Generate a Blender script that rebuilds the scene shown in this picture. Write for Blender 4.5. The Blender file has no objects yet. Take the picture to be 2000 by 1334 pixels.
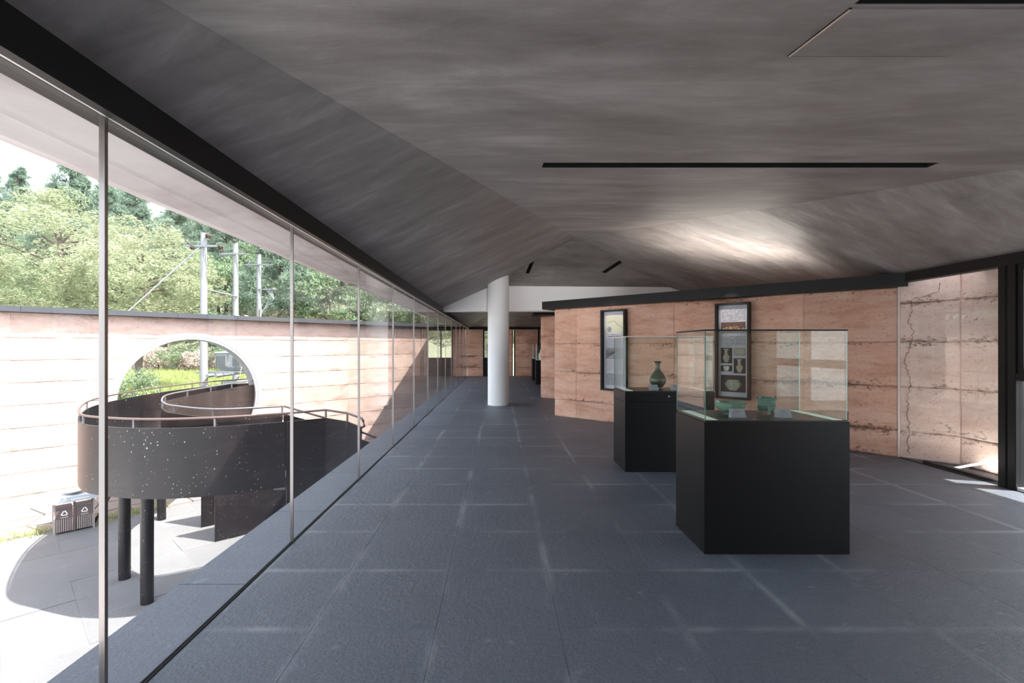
import bpy, bmesh, math, random
import numpy as np
from mathutils import Vector, Matrix, noise

# ------------------------------------------------------------------ camera, world, sun, exposure
SC = bpy.context.scene
COL = SC.collection
random.seed(7)
RNG = np.random.default_rng(7)

cam_d = bpy.data.cameras.new('camera')
cam = bpy.data.objects.new('camera', cam_d)
COL.objects.link(cam)
cam.location = (0, 0, 1.4)
cam.rotation_euler = (math.pi / 2, 0, 0)
cam_d.sensor_width = 36
cam_d.lens = 920 / 2000 * 36
cam_d.shift_x = 0.0125
cam_d.shift_y = 0.005
cam_d.clip_end = 600
SC.camera = cam

SUN_TO = Vector((1.0, -0.30, 1.84)).normalized()
sun_d = bpy.data.lights.new('sun', 'SUN')
sun_d.energy = 3.6
sun_d.angle = math.radians(0.6)
sun_d.color = (1.0, 0.95, 0.88)
sun = bpy.data.objects.new('sun', sun_d)
COL.objects.link(sun)
sun.rotation_euler = SUN_TO.to_track_quat('Z', 'Y').to_euler()
sun.location = (20, -6, 40)

world = bpy.data.worlds.new('sky')
SC.world = world
world.use_nodes = True
wn = world.node_tree.nodes
bg = wn['Background']
sky = wn.new('ShaderNodeTexSky')
sky.sky_type = 'NISHITA'
sky.sun_disc = False
sky.sun_elevation = math.asin(SUN_TO.z)
sky.sun_rotation = math.atan2(SUN_TO.x, SUN_TO.y)
sky.air_density = 1.2
sky.dust_density = 4.0
sky.ozone_density = 1.0
hz = wn.new('ShaderNodeMixRGB')           # thin bright overcast haze over the blue
hz.inputs[0].default_value = 0.55
hz.inputs[2].default_value = (7.0, 7.3, 7.9, 1)
world.node_tree.links.new(sky.outputs[0], hz.inputs[1])
world.node_tree.links.new(hz.outputs[0], bg.inputs[0])
bg.inputs[1].default_value = 0.15

vs = SC.view_settings
vs.view_transform = 'Standard'
vs.look = 'None'
vs.gamma = 1.0
vs.use_curve_mapping = False
vs.exposure = 2.3
SC.cycles.max_bounces = 10
SC.cycles.diffuse_bounces = 6
SC.cycles.glossy_bounces = 4
SC.cycles.transparent_max_bounces = 32
SC.cycles.use_denoising = True
SC.cycles.sample_clamp_indirect = 6

def spot(name, loc, target, power, size_deg, color=(1, 0.86, 0.7), radius=0.03, blend=0.6):
    d = bpy.data.lights.new(name, 'SPOT')
    d.energy = power
    d.spot_size = math.radians(size_deg)
    d.spot_blend = blend
    d.shadow_soft_size = radius
    d.color = color
    o = bpy.data.objects.new(name, d)
    COL.objects.link(o)
    o.location = loc
    o.rotation_euler = (Vector(loc) - Vector(target)).to_track_quat('Z', 'Y').to_euler()
    return o

def area(name, loc, target, power, sx, sy, color=(1, 0.93, 0.85)):
    d = bpy.data.lights.new(name, 'AREA')
    d.shape = 'RECTANGLE'
    d.size = sx
    d.size_y = sy
    d.energy = power
    d.color = color
    o = bpy.data.objects.new(name, d)
    COL.objects.link(o)
    o.location = loc
    o.rotation_euler = (Vector(loc) - Vector(target)).to_track_quat('Z', 'Y').to_euler()
    return o

# ------------------------------------------------------------------ materials
MATS = {}

def _new(name):
    m = bpy.data.materials.new(name)
    m.use_nodes = True
    MATS[name] = m
    nt = m.node_tree
    return m, nt, nt.nodes['Principled BSDF']

def L(nt, a, b):
    nt.links.new(a, b)

def plain(name, col, rough=0.5, metal=0.0, bump=0.0, bscale=60, var=0.0, emit=None, spec=0.5, trans=0.0):
    m, nt, p = _new(name)
    p.inputs['Base Color'].default_value = (*col, 1)
    p.inputs['Roughness'].default_value = rough
    p.inputs['Metallic'].default_value = metal
    p.inputs['Specular IOR Level'].default_value = spec
    if emit:
        p.inputs['Emission Color'].default_value = (*emit[:3], 1)
        p.inputs['Emission Strength'].default_value = emit[3]
    tc = nt.nodes.new('ShaderNodeTexCoord')
    nz = nt.nodes.new('ShaderNodeTexNoise')
    nz.inputs['Scale'].default_value = bscale
    nz.inputs['Detail'].default_value = 5
    L(nt, tc.outputs['Object'], nz.inputs['Vector'])
    if var > 0:
        mx = nt.nodes.new('ShaderNodeMixRGB')
        mx.inputs[1].default_value = (*[c * (1 - var) for c in col], 1)
        mx.inputs[2].default_value = (*[min(1, c * (1 + var)) for c in col], 1)
        L(nt, nz.outputs['Fac'], mx.inputs[0])
        L(nt, mx.outputs[0], p.inputs['Base Color'])
    if bump > 0:
        b = nt.nodes.new('ShaderNodeBump')
        b.inputs['Strength'].default_value = bump
        b.inputs['Distance'].default_value = 0.01
        L(nt, nz.outputs['Fac'], b.inputs['Height'])
        L(nt, b.outputs[0], p.inputs['Normal'])
    return m

def ramp(nt, fac, stops):
    r = nt.nodes.new('ShaderNodeValToRGB')
    e = r.color_ramp.elements
    while len(e) < len(stops):
        e.new(0.5)
    for i, (pos, c) in enumerate(stops):
        e[i].position = pos
        e[i].color = (*c, 1)
    L(nt, fac, r.inputs[0])
    return r.outputs[0]

def ntex(nt, vec, scale, detail=6, rough=0.6, sc=(1, 1, 1), dist=0.0):
    mp = nt.nodes.new('ShaderNodeMapping')
    mp.inputs['Scale'].default_value = sc
    L(nt, vec, mp.inputs[0])
    n = nt.nodes.new('ShaderNodeTexNoise')
    n.inputs['Scale'].default_value = scale
    n.inputs['Detail'].default_value = detail
    n.inputs['Roughness'].default_value = rough
    n.inputs['Distortion'].default_value = dist
    L(nt, mp.outputs[0], n.inputs['Vector'])
    return n.outputs['Fac']

def mixc(nt, fac, a, b, mode='MIX'):
    m = nt.nodes.new('ShaderNodeMixRGB')
    m.blend_type = mode
    for i, v in ((0, fac), (1, a), (2, b)):
        if isinstance(v, (int, float)):
            m.inputs[i].default_value = v
        elif isinstance(v, tuple):
            m.inputs[i].default_value = (*v, 1)
        else:
            L(nt, v, m.inputs[i])
    return m.outputs[0]

def mth(nt, op, a, b=None, c=None):
    m = nt.nodes.new('ShaderNodeMath')
    m.operation = op
    for i, v in enumerate((a, b, c)):
        if v is None:
            continue
        if isinstance(v, (int, float)):
            m.inputs[i].default_value = v
        else:
            L(nt, v, m.inputs[i])
    return m.outputs[0]

def bump(nt, p, h, strength, dist):
    b = nt.nodes.new('ShaderNodeBump')
    b.inputs['Strength'].default_value = strength
    b.inputs['Distance'].default_value = dist
    L(nt, h, b.inputs['Height'])
    L(nt, b.outputs[0], p.inputs['Normal'])

def mat_earth(name, c_lo, c_mid, c_hi, dark, pitk=1.0):
    """rammed earth: striated courses, honeycombed pits, ragged dark lines along the lift joints"""
    m, nt, p = _new(name)
    g = nt.nodes.new('ShaderNodeNewGeometry').outputs['Position']
    stri = ntex(nt, g, 1.6, 9, 0.72, (1, 1, 3.6), 0.25)
    big = ntex(nt, g, 0.8, 3, 0.5, (1, 1, 1.6))
    fine = ntex(nt, g, 38, 6, 0.75, (1, 1, 1.5))
    pit = ntex(nt, g, 15, 9, 0.80, (1, 1, 1.9), 0.1)
    col = ramp(nt, stri, [(0.34, c_lo), (0.5, c_mid), (0.64, c_hi)])
    col = mixc(nt, mth(nt, 'MULTIPLY', big, 0.45), col, c_hi)
    oi = nt.nodes.new('ShaderNodeObjectInfo')
    shade = mth(nt, 'MULTIPLY_ADD', oi.outputs['Random'], 0.22, 0.89)
    vm = nt.nodes.new('ShaderNodeVectorMath')
    vm.operation = 'SCALE'
    L(nt, col, vm.inputs[0])
    L(nt, shade, vm.inputs['Scale'])
    at = nt.nodes.new('ShaderNodeAttribute')
    at.attribute_name = 'joint'
    # pits: denser where the lift joint is near
    big2 = ntex(nt, g, 2.1, 4, 0.6, (1, 1, 2.5))
    thr = mth(nt, 'MULTIPLY_ADD', at.outputs['Fac'], -0.13, 0.615)
    thr = mth(nt, 'ADD', thr, mth(nt, 'MULTIPLY', mth(nt, 'SUBTRACT', 0.5, big2), 0.22))
    pm = mth(nt, 'MULTIPLY', mth(nt, 'SUBTRACT', pit, thr), 14)
    pm = mth(nt, 'MINIMUM', mth(nt, 'MAXIMUM', pm, 0), 1)
    sp = mth(nt, 'MULTIPLY', mth(nt, 'SUBTRACT', fine, 0.57), 6)
    sp = mth(nt, 'MINIMUM', mth(nt, 'MAXIMUM', sp, 0), 0.45)
    msk = mth(nt, 'MAXIMUM', mth(nt, 'MULTIPLY', pm, 0.8 * pitk), mth(nt, 'MULTIPLY', sp, pitk))
    ln = mth(nt, 'MULTIPLY', mth(nt, 'SUBTRACT', at.outputs['Fac'], 0.80), 2.5)
    msk = mth(nt, 'MAXIMUM', msk, mth(nt, 'MULTIPLY', mth(nt, 'MINIMUM', mth(nt, 'MAXIMUM', ln, 0), 1), 0.60 * pitk * pitk))
    c2 = mixc(nt, msk, vm.outputs[0], dark)
    L(nt, c2, p.inputs['Base Color'])
    p.inputs['Roughness'].default_value = 0.92
    p.inputs['Specular IOR Level'].default_value = 0.15
    h = mth(nt, 'SUBTRACT', mth(nt, 'MULTIPLY', fine, 0.6), mth(nt, 'MULTIPLY', pm, 1.2))
    h = mth(nt, 'ADD', h, mth(nt, 'MULTIPLY', stri, 0.5))
    bump(nt, p, h, 0.6, 0.012)
    return m

mat_earth('earth', (0.52, 0.245, 0.15), (0.69, 0.39, 0.28), (0.77, 0.52, 0.41), (0.15, 0.065, 0.045))
mat_earth('earth_pale', (0.66, 0.43, 0.35), (0.78, 0.56, 0.48), (0.84, 0.66, 0.58), (0.22, 0.12, 0.085))

def mat_slate(name, c1, c2, rough=0.5, pale=0.5):
    m, nt, p = _new(name)
    g = nt.nodes.new('ShaderNodeNewGeometry').outputs['Position']
    oi = nt.nodes.new('ShaderNodeObjectInfo')
    n1 = ntex(nt, g, 1.1, 4, 0.55)
    n2 = ntex(nt, g, 70, 6, 0.8, (1, 1.3, 1))
    n3 = ntex(nt, g, 7, 8, 0.72)
    col = mixc(nt, n1, c1, c2)
    sh = mth(nt, 'MULTIPLY_ADD', oi.outputs['Random'], 0.12, 0.94)
    vm = nt.nodes.new('ShaderNodeVectorMath')
    vm.operation = 'SCALE'
    L(nt, col, vm.inputs[0])
    L(nt, mth(nt, 'MULTIPLY', sh, mth(nt, 'MULTIPLY_ADD', n2, 2.0, 0.0)), vm.inputs['Scale'])
    # lime bloom creeping out of the joints (vertex attribute 'edge' is 1 at the tile edge)
    at = nt.nodes.new('ShaderNodeAttribute')
    at.attribute_name = 'edge'
    patch = ntex(nt, g, 0.9, 3, 0.6)
    pa = mth(nt, 'MINIMUM', mth(nt, 'MAXIMUM', mth(nt, 'MULTIPLY', mth(nt, 'SUBTRACT', patch, 0.46), 7), 0), 1)
    bloom = mth(nt, 'MULTIPLY', mth(nt, 'MULTIPLY', at.outputs['Fac'], pa), mth(nt, 'MULTIPLY', n3, 1.05))
    sp = mth(nt, 'MINIMUM', mth(nt, 'MAXIMUM', mth(nt, 'MULTIPLY', mth(nt, 'SUBTRACT', n3, 0.60), 4), 0), 0.30)
    f = mth(nt, 'MULTIPLY', mth(nt, 'MAXIMUM', bloom, sp), pale)
    c = mixc(nt, f, vm.outputs[0], (0.42, 0.44, 0.47))
    L(nt, c, p.inputs['Base Color'])
    L(nt, mth(nt, 'MULTIPLY_ADD', n3, 0.25, rough - 0.12), p.inputs['Roughness'])
    h = mth(nt, 'ADD', mth(nt, 'MULTIPLY', ntex(nt, g, 28, 5, 0.65), 1.0), mth(nt, 'MULTIPLY', n2, 0.5))
    bump(nt, p, h, 0.85, 0.012)
    return m

mat_slate('slate', (0.082, 0.096, 0.126), (0.134, 0.152, 0.190), 0.44, 0.9)
mat_slate('paving', (0.13, 0.13, 0.137), (0.18, 0.18, 0.187), 0.85, 0.2)
mat_slate('flagstone', (0.22, 0.18, 0.165), (0.31, 0.26, 0.235), 0.85, 0.2)
mat_earth('earth_yard', (0.42, 0.285, 0.24), (0.50, 0.36, 0.31), (0.56, 0.42, 0.37), (0.20, 0.125, 0.10), 0.5)
plain('yard_screed', (0.52, 0.51, 0.50), 0.9, bump=0.4, bscale=8, var=0.15)

def mat_plaster():
    m, nt, p = _new('ceiling_plaster')
    g = nt.nodes.new('ShaderNodeNewGeometry').outputs['Position']
    n1 = ntex(nt, g, 1.3, 9, 0.62, (0.55, 1.6, 1), 0.5)
    n2 = ntex(nt, g, 4.5, 8, 0.68, (0.4, 1.5, 1), 0.9)
    n3 = ntex(nt, g, 30, 6, 0.7)
    f = mth(nt, 'ADD', mth(nt, 'MULTIPLY', n1, 0.6), mth(nt, 'MULTIPLY', n2, 0.4))
    c = ramp(nt, f, [(0.34, (0.150, 0.132, 0.126)), (0.5, (0.255, 0.228, 0.219)), (0.66, (0.40, 0.364, 0.352))])
    L(nt, c, p.inputs['Base Color'])
    L(nt, mth(nt, 'MULTIPLY_ADD', n2, 0.35, 0.34), p.inputs['Roughness'])
    p.inputs['Specular IOR Level'].default_value = 0.5
    h = mth(nt, 'ADD', mth(nt, 'MULTIPLY', n2, 1.0), mth(nt, 'MULTIPLY', n3, 0.25))
    bump(nt, p, h, 0.28, 0.02)
mat_plaster()

def mat_soffit():
    m, nt, p = _new('soffit')
    g = nt.nodes.new('ShaderNodeNewGeometry').outputs['Position']
    n1 = ntex(nt, g, 1.4, 5, 0.6, (1, 0.6, 1), 0.8)
    c = ramp(nt, n1, [(0.32, (0.36, 0.29, 0.275)), (0.5, (0.50, 0.435, 0.42)), (0.68, (0.60, 0.54, 0.525))])
    L(nt, c, p.inputs['Base Color'])
    p.inputs['Roughness'].default_value = 0.75
mat_soffit()

def mat_ramp():
    """dark steel plate with dried lime splashes and faint rust-purple weathering"""
    m, nt, p = _new('ramp_steel')
    g = nt.nodes.new('ShaderNodeNewGeometry').outputs['Position']
    n1 = ntex(nt, g, 1.2, 5, 0.6, (1, 1, 0.5))
    n2 = ntex(nt, g, 9, 3, 0.5, (1, 1, 0.3))
    vor = nt.nodes.new('ShaderNodeTexVoronoi')
    vor.inputs['Scale'].default_value = 15
    mpv = nt.nodes.new('ShaderNodeMapping')
    mpv.inputs['Scale'].default_value = (1.3, 1.3, 0.8)
    nzv = nt.nodes.new('ShaderNodeTexNoise')
    nzv.inputs['Scale'].default_value = 40
    L(nt, g, nzv.inputs['Vector'])
    L(nt, mixc(nt, 0.03, g, nzv.outputs['Color']), mpv.inputs[0])
    L(nt, mpv.outputs[0], vor.inputs['Vector'])
    dots = mth(nt, 'LESS_THAN', vor.outputs['Distance'], mth(nt, 'MULTIPLY', mth(nt, 'SUBTRACT', n2, 0.24), 0.36))
    c = ramp(nt, n1, [(0.35, (0.008, 0.0072, 0.008)), (0.55, (0.014, 0.011, 0.012)), (0.7, (0.030, 0.023, 0.024))])
    c = mixc(nt, mth(nt, 'MULTIPLY', dots, 0.55), c, (0.5, 0.48, 0.48))
    L(nt, c, p.inputs['Base Color'])
    p.inputs['Roughness'].default_value = 0.36
    p.inputs['Specular IOR Level'].default_value = 0.3
mat_ramp()

def mat_glass(name, tint=(0.97, 0.985, 0.98), f0=0.045):
    m, nt, p = _new(name)
    nt.nodes.remove(p)
    out = [n for n in nt.nodes if n.type == 'OUTPUT_MATERIAL'][0]
    tr = nt.nodes.new('ShaderNodeBsdfTransparent')
    tr.inputs[0].default_value = (*tint, 1)
    gl = nt.nodes.new('ShaderNodeBsdfGlossy')
    gl.inputs['Roughness'].default_value = 0.0
    g = nt.nodes.new('ShaderNodeNewGeometry')
    d = nt.nodes.new('ShaderNodeVectorMath')
    d.operation = 'DOT_PRODUCT'
    L(nt, g.outputs['Normal'], d.inputs[0])
    L(nt, g.outputs['Incoming'], d.inputs[1])
    a = mth(nt, 'SUBTRACT', 1.0, mth(nt, 'ABSOLUTE', d.outputs['Value']))
    a = mth(nt, 'POWER', a, 5.0)
    a = mth(nt, 'MULTIPLY_ADD', a, 1 - f0, f0)
    mx = nt.nodes.new('ShaderNodeMixShader')
    L(nt, a, mx.inputs[0])
    L(nt, tr.outputs[0], mx.inputs[1])
    L(nt, gl.outputs[0], mx.inputs[2])
    L(nt, mx.outputs[0], out.inputs[0])
    return m
mat_glass('glass')
mat_glass('case_glass', (0.96, 0.985, 0.975))

def mat_leaf(name, c1, c2, tl=0.35):
    m, nt, p = _new(name)
    g = nt.nodes.new('ShaderNodeNewGeometry')
    oi = nt.nodes.new('ShaderNodeObjectInfo')
    n = ntex(nt, g.outputs['Position'], 1.1, 4, 0.6)
    r = mth(nt, 'ADD', mth(nt, 'MULTIPLY', n, 0.9), mth(nt, 'MULTIPLY', oi.outputs['Random'], 0.25))
    col = mixc(nt, mth(nt, 'MINIMUM', r, 1.0), c1, c2)
    L(nt, col, p.inputs['Base Color'])
    p.inputs['Roughness'].default_value = 0.7
    p.inputs['Specular IOR Level'].default_value = 0.2
    out = [x for x in nt.nodes if x.type == 'OUTPUT_MATERIAL'][0]
    t = nt.nodes.new('ShaderNodeBsdfTranslucent')
    L(nt, col, t.inputs[0])
    mx = nt.nodes.new('ShaderNodeMixShader')
    mx.inputs[0].default_value = tl
    L(nt, p.outputs[0], mx.inputs[1])
    L(nt, t.outputs[0], mx.inputs[2])
    L(nt, mx.outputs[0], out.inputs[0])
mat_leaf('leaf_light', (0.19, 0.24, 0.12), (0.42, 0.43, 0.29))
mat_leaf('leaf_mid', (0.11, 0.18, 0.10), (0.28, 0.35, 0.21))
mat_leaf('leaf_pine', (0.10, 0.165, 0.12), (0.26, 0.33, 0.25))
mat_leaf('leaf_blossom', (0.42, 0.34, 0.30), (0.58, 0.50, 0.44))
mat_leaf('grass_blade', (0.24, 0.32, 0.10), (0.42, 0.45, 0.20))

plain('black_frame', (0.0055, 0.0052, 0.0055), 0.5, spec=0.35, var=0.15, bscale=4)
plain('black_lacquer', (0.0042, 0.0042, 0.0048), 0.38, spec=0.35, var=0.1, bscale=3)
plain('black_lacquer_top', (0.022, 0.018, 0.017), 0.30)
plain('white_paint', (0.88, 0.88, 0.88), 0.6, bump=0.05, bscale=30, var=0.02)
plain('rail_white', (0.75, 0.73, 0.71), 0.35, metal=0.3)
plain('steel', (0.30, 0.26, 0.245), 0.28, metal=0.9)
plain('coping', (0.040, 0.044, 0.052), 0.6, bump=0.2, bscale=30, var=0.2)
plain('concrete', (0.27, 0.27, 0.28), 0.8, bump=0.3, bscale=9, var=0.18)
plain('pole_concrete', (0.26, 0.26, 0.275), 0.8, bump=0.2, bscale=8, var=0.1)
plain('zinc', (0.20, 0.21, 0.225), 0.5, metal=0.3)
plain('galv', (0.33, 0.345, 0.36), 0.5, var=0.08, bscale=10)
plain('insulator', (0.05, 0.03, 0.025), 0.3)
plain('dark_gap', (0.006, 0.006, 0.006), 0.9)
plain('rail_brown', (0.13, 0.085, 0.075), 0.4, metal=0.4)
plain('rail_grey', (0.16, 0.15, 0.155), 0.4, metal=0.4)
plain('deck', (0.13, 0.13, 0.14), 0.7, bump=0.3, bscale=30, var=0.2)
plain('bark', (0.10, 0.075, 0.06), 0.9, bump=0.5, bscale=12, var=0.35)
plain('soil', (0.19, 0.20, 0.135), 0.95, bump=0.5, bscale=2, var=0.4)
plain('soil_dark', (0.06, 0.055, 0.045), 0.95, bump=0.5, bscale=4, var=0.3)
plain('soil_yard', (0.20, 0.19, 0.18), 0.95, bump=0.5, bscale=8, var=0.25)
plain('sheet', (0.50, 0.485, 0.53), 0.5)
plain('ink', (0.06, 0.06, 0.075), 0.6)
plain('ink_grey', (0.30, 0.30, 0.33), 0.6)
plain('photo_dark', (0.026, 0.026, 0.031), 0.6, spec=0.2, var=0.3, bscale=6)
plain('photo_grey', (0.26, 0.27, 0.28), 0.5, var=0.55, bscale=22)
plain('photo_brown', (0.10, 0.045, 0.03), 0.5, var=0.5, bscale=22)
plain('photo_gold', (0.60, 0.36, 0.18), 0.5, var=0.5, bscale=30)
plain('photo_blue', (0.20, 0.24, 0.32), 0.5, var=0.2, bscale=10)
plain('photo_yellow', (0.50, 0.49, 0.36), 0.5, var=0.15, bscale=5)
plain('pot_shade', (0.13, 0.135, 0.105), 0.6, spec=0.2, var=0.2, bscale=14)
plain('pot_print', (0.30, 0.315, 0.25), 0.5, var=0.25, bscale=14)
plain('pot_cream', (0.42, 0.38, 0.27), 0.5, var=0.2, bscale=14)
plain('pot_white', (0.62, 0.68, 0.64), 0.5, var=0.15, bscale=14)
plain('celadon', (0.18, 0.29, 0.23), 0.14, var=0.16, bscale=14)
plain('celadon_teal', (0.11, 0.22, 0.18), 0.18, var=0.2, bscale=18)
plain('celadon_olive', (0.098, 0.106, 0.078), 0.16, var=0.25, bscale=12)
plain('card', (0.40, 0.41, 0.45), 0.5)
plain('led_strip', (0.42, 0.50, 0.42), 0.5, emit=(0.80, 1.0, 0.82, 0.06))
plain('glass_edge', (0.10, 0.22, 0.17), 0.15)
plain('glass_edge_pale', (0.50, 0.66, 0.60), 0.15)
plain('bin_brown', (0.14, 0.095, 0.09), 0.6, var=0.2, bscale=10)
plain('bin_post', (0.38, 0.33, 0.31), 0.6)
plain('bin_roof', (0.42, 0.46, 0.52), 0.5)
plain('print_white', (0.85, 0.85, 0.85), 0.5)
plain('tray', (0.52, 0.50, 0.45), 0.6)
plain('crack', (0.14, 0.07, 0.05), 0.95)
plain('scratch', (0.52, 0.40, 0.33), 0.7)
plain('far_glass_grey', (0.45, 0.47, 0.50), 0.2)

# ------------------------------------------------------------------ mesh helpers
def rot2(a):
    return Matrix.Rotation(a, 4, 'Z')

class MB:
    def __init__(self):
        self.v = []
        self.f = []
    def add(self, vs, fs):
        n = len(self.v)
        self.v += [tuple(p) for p in vs]
        self.f += [tuple(i + n for i in f) for f in fs]
        return self
    def box(self, x0, x1, y0, y1, z0, z1, bev=0.0):
        if bev <= 0:
            return self.add([(x0, y0, z0), (x1, y0, z0), (x1, y1, z0), (x0, y1, z0), (x0, y0, z1), (x1, y0, z1), (x1, y1, z1), (x0, y1, z1)],
                            [(0, 3, 2, 1), (4, 5, 6, 7), (0, 1, 5, 4), (1, 2, 6, 5), (2, 3, 7, 6), (3, 0, 4, 7)])
        bm = bmesh.new()
        bmesh.ops.create_cube(bm, size=1)
        for v in bm.verts:
            v.co = Vector(((x0 + x1) / 2 + v.co.x * (x1 - x0), (y0 + y1) / 2 + v.co.y * (y1 - y0), (z0 + z1) / 2 + v.co.z * (z1 - z0)))
        bmesh.ops.bevel(bm, geom=bm.edges[:], offset=bev, segments=2, affect='EDGES')
        bm.verts.index_update()
        self.add([v.co[:] for v in bm.verts], [[v.index for v in f.verts] for f in bm.faces])
        bm.free()
        return self
    def hexa(self, p):  # 8 corners: bottom 4 ccw, top 4 ccw
        return self.add(p, [(0, 3, 2, 1), (4, 5, 6, 7), (0, 1, 5, 4), (1, 2, 6, 5), (2, 3, 7, 6), (3, 0, 4, 7)])
    def prism(self, poly, z0, z1):
        n = len(poly)
        zb = (lambda i: z0) if not callable(z0) else z0
        vs = [(x, y, z0) for x, y in poly] + [(x, y, z1) for x, y in poly]
        fs = [tuple(reversed(range(n))), tuple(range(n, 2 * n))] + [(i, (i + 1) % n, n + (i + 1) % n, n + i) for i in range(n)]
        return self.add(vs, fs)
    def poly3(self, pts, off):  # closed prism: polygon pts extruded by vector off
        n = len(pts)
        o = Vector(off)
        vs = [tuple(p) for p in pts] + [tuple(Vector(p) + o) for p in pts]
        fs = [tuple(reversed(range(n))), tuple(range(n, 2 * n))] + [(i, (i + 1) % n, n + (i + 1) % n, n + i) for i in range(n)]
        return self.add(vs, fs)
    def tube(self, pts, r, n=8, cap=True):
        pts = [Vector(p) for p in pts]
        rs = r if isinstance(r, (list, tuple)) else [r] * len(pts)
        vs, fs = [], []
        for i, p in enumerate(pts):
            if i == 0:
                t = pts[1] - p
            elif i == len(pts) - 1:
                t = p - pts[-2]
            else:
                t = (pts[i + 1] - p).normalized() + (p - pts[i - 1]).normalized()
            t.normalize()
            up = Vector((0, 0, 1)) if abs(t.z) < 0.9 else Vector((1, 0, 0))
            a = t.cross(up).normalized()
            b = a.cross(t).normalized()
            for k in range(n):
                th = 2 * math.pi * k / n
                vs.append(tuple(p + (a * math.cos(th) + b * math.sin(th)) * rs[i]))
        for i in range(len(pts) - 1):
            for k in range(n):
                k2 = (k + 1) % n
                fs.append((i * n + k, i * n + k2, (i + 1) * n + k2, (i + 1) * n + k))
        if cap:
            fs.append(tuple(reversed(range(n))))
            fs.append(tuple((len(pts) - 1) * n + k for k in range(n)))
        return self.add(vs, fs)
    def lathe(self, prof, c=(0, 0, 0), n=32, sx=1.0, sy=1.0):
        vs, fs = [], []
        m = len(prof)
        for r, z in prof:
            for k in range(n):
                th = 2 * math.pi * k / n
                vs.append((c[0] + r * sx * math.cos(th), c[1] + r * sy * math.sin(th), c[2] + z))
        for i in range(m - 1):
            for k in range(n):
                k2 = (k + 1) % n
                fs.append((i * n + k, i * n + k2, (i + 1) * n + k2, (i + 1) * n + k))
        fs.append(tuple(reversed(range(n))))
        fs.append(tuple((m - 1) * n + k for k in range(n)))
        return self.add(vs, fs)
    def build(self, name, mat, parent=None, smooth=False, loc=None, rz=0.0, auto=None):
        me = bpy.data.meshes.new(name)
        me.from_pydata(self.v, [], self.f)
        me.validate()
        me.materials.append(MATS[mat])
        if smooth:
            for p in me.polygons:
                p.use_smooth = True
            if auto:
                try:
                    me.set_sharp_from_angle(angle=math.radians(auto))
                except Exception:
                    pass
        o = bpy.data.objects.new(name, me)
        COL.objects.link(o)
        if parent is not None:
            o.parent = parent
        if loc is not None:
            o.location = loc
        if rz:
            o.rotation_euler = (0, 0, rz)
        return o

def tag(o, label=None, cat=None, group=None, kind=None):
    if label:
        o['label'] = label
    if cat:
        o['category'] = cat
    if group:
        o['group'] = group
    if kind:
        o['kind'] = kind
    return o

def empty(name, loc=(0, 0, 0), rz=0.0, **kw):
    o = bpy.data.objects.new(name, None)
    COL.objects.link(o)
    o.location = loc
    o.rotation_euler = (0, 0, rz)
    o.empty_display_size = 0.1
    tag(o, **kw)
    return o

def copy_tree(o, parent=None):
    c = o.copy()
    COL.objects.link(c)
    c.parent = parent
    for ch in o.children:
        copy_tree(ch, c)
    return c

def fix_normals(o):
    b = bmesh.new()
    b.from_mesh(o.data)
    bmesh.ops.recalc_face_normals(b, faces=b.faces[:])
    b.to_mesh(o.data)
    b.free()

def boolean(o, cutter, op='DIFFERENCE'):
    fix_normals(o)
    fix_normals(cutter)
    md = o.modifiers.new('cut', 'BOOLEAN')
    md.operation = op
    md.object = cutter
    md.solver = 'EXACT'
    dg = bpy.context.evaluated_depsgraph_get()
    dg.update()
    me = bpy.data.meshes.new_from_object(o.evaluated_get(dg))
    o.modifiers.clear()
    old = o.data
    o.data = me
    me.name = old.name
    return o

def spline(pts, per=6):
    P = [Vector(p) for p in pts]
    out = []
    for i in range(len(P) - 1):
        p0 = P[max(i - 1, 0)]
        p1, p2 = P[i], P[i + 1]
        p3 = P[min(i + 2, len(P) - 1)]
        for k in range(per):
            t = k / per
            out.append(0.5 * ((2 * p1) + (-p0 + p2) * t + (2 * p0 - 5 * p1 + 4 * p2 - p3) * t * t + (-p0 + 3 * p1 - 3 * p2 + p3) * t ** 3))
    out.append(P[-1])
    return out

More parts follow.
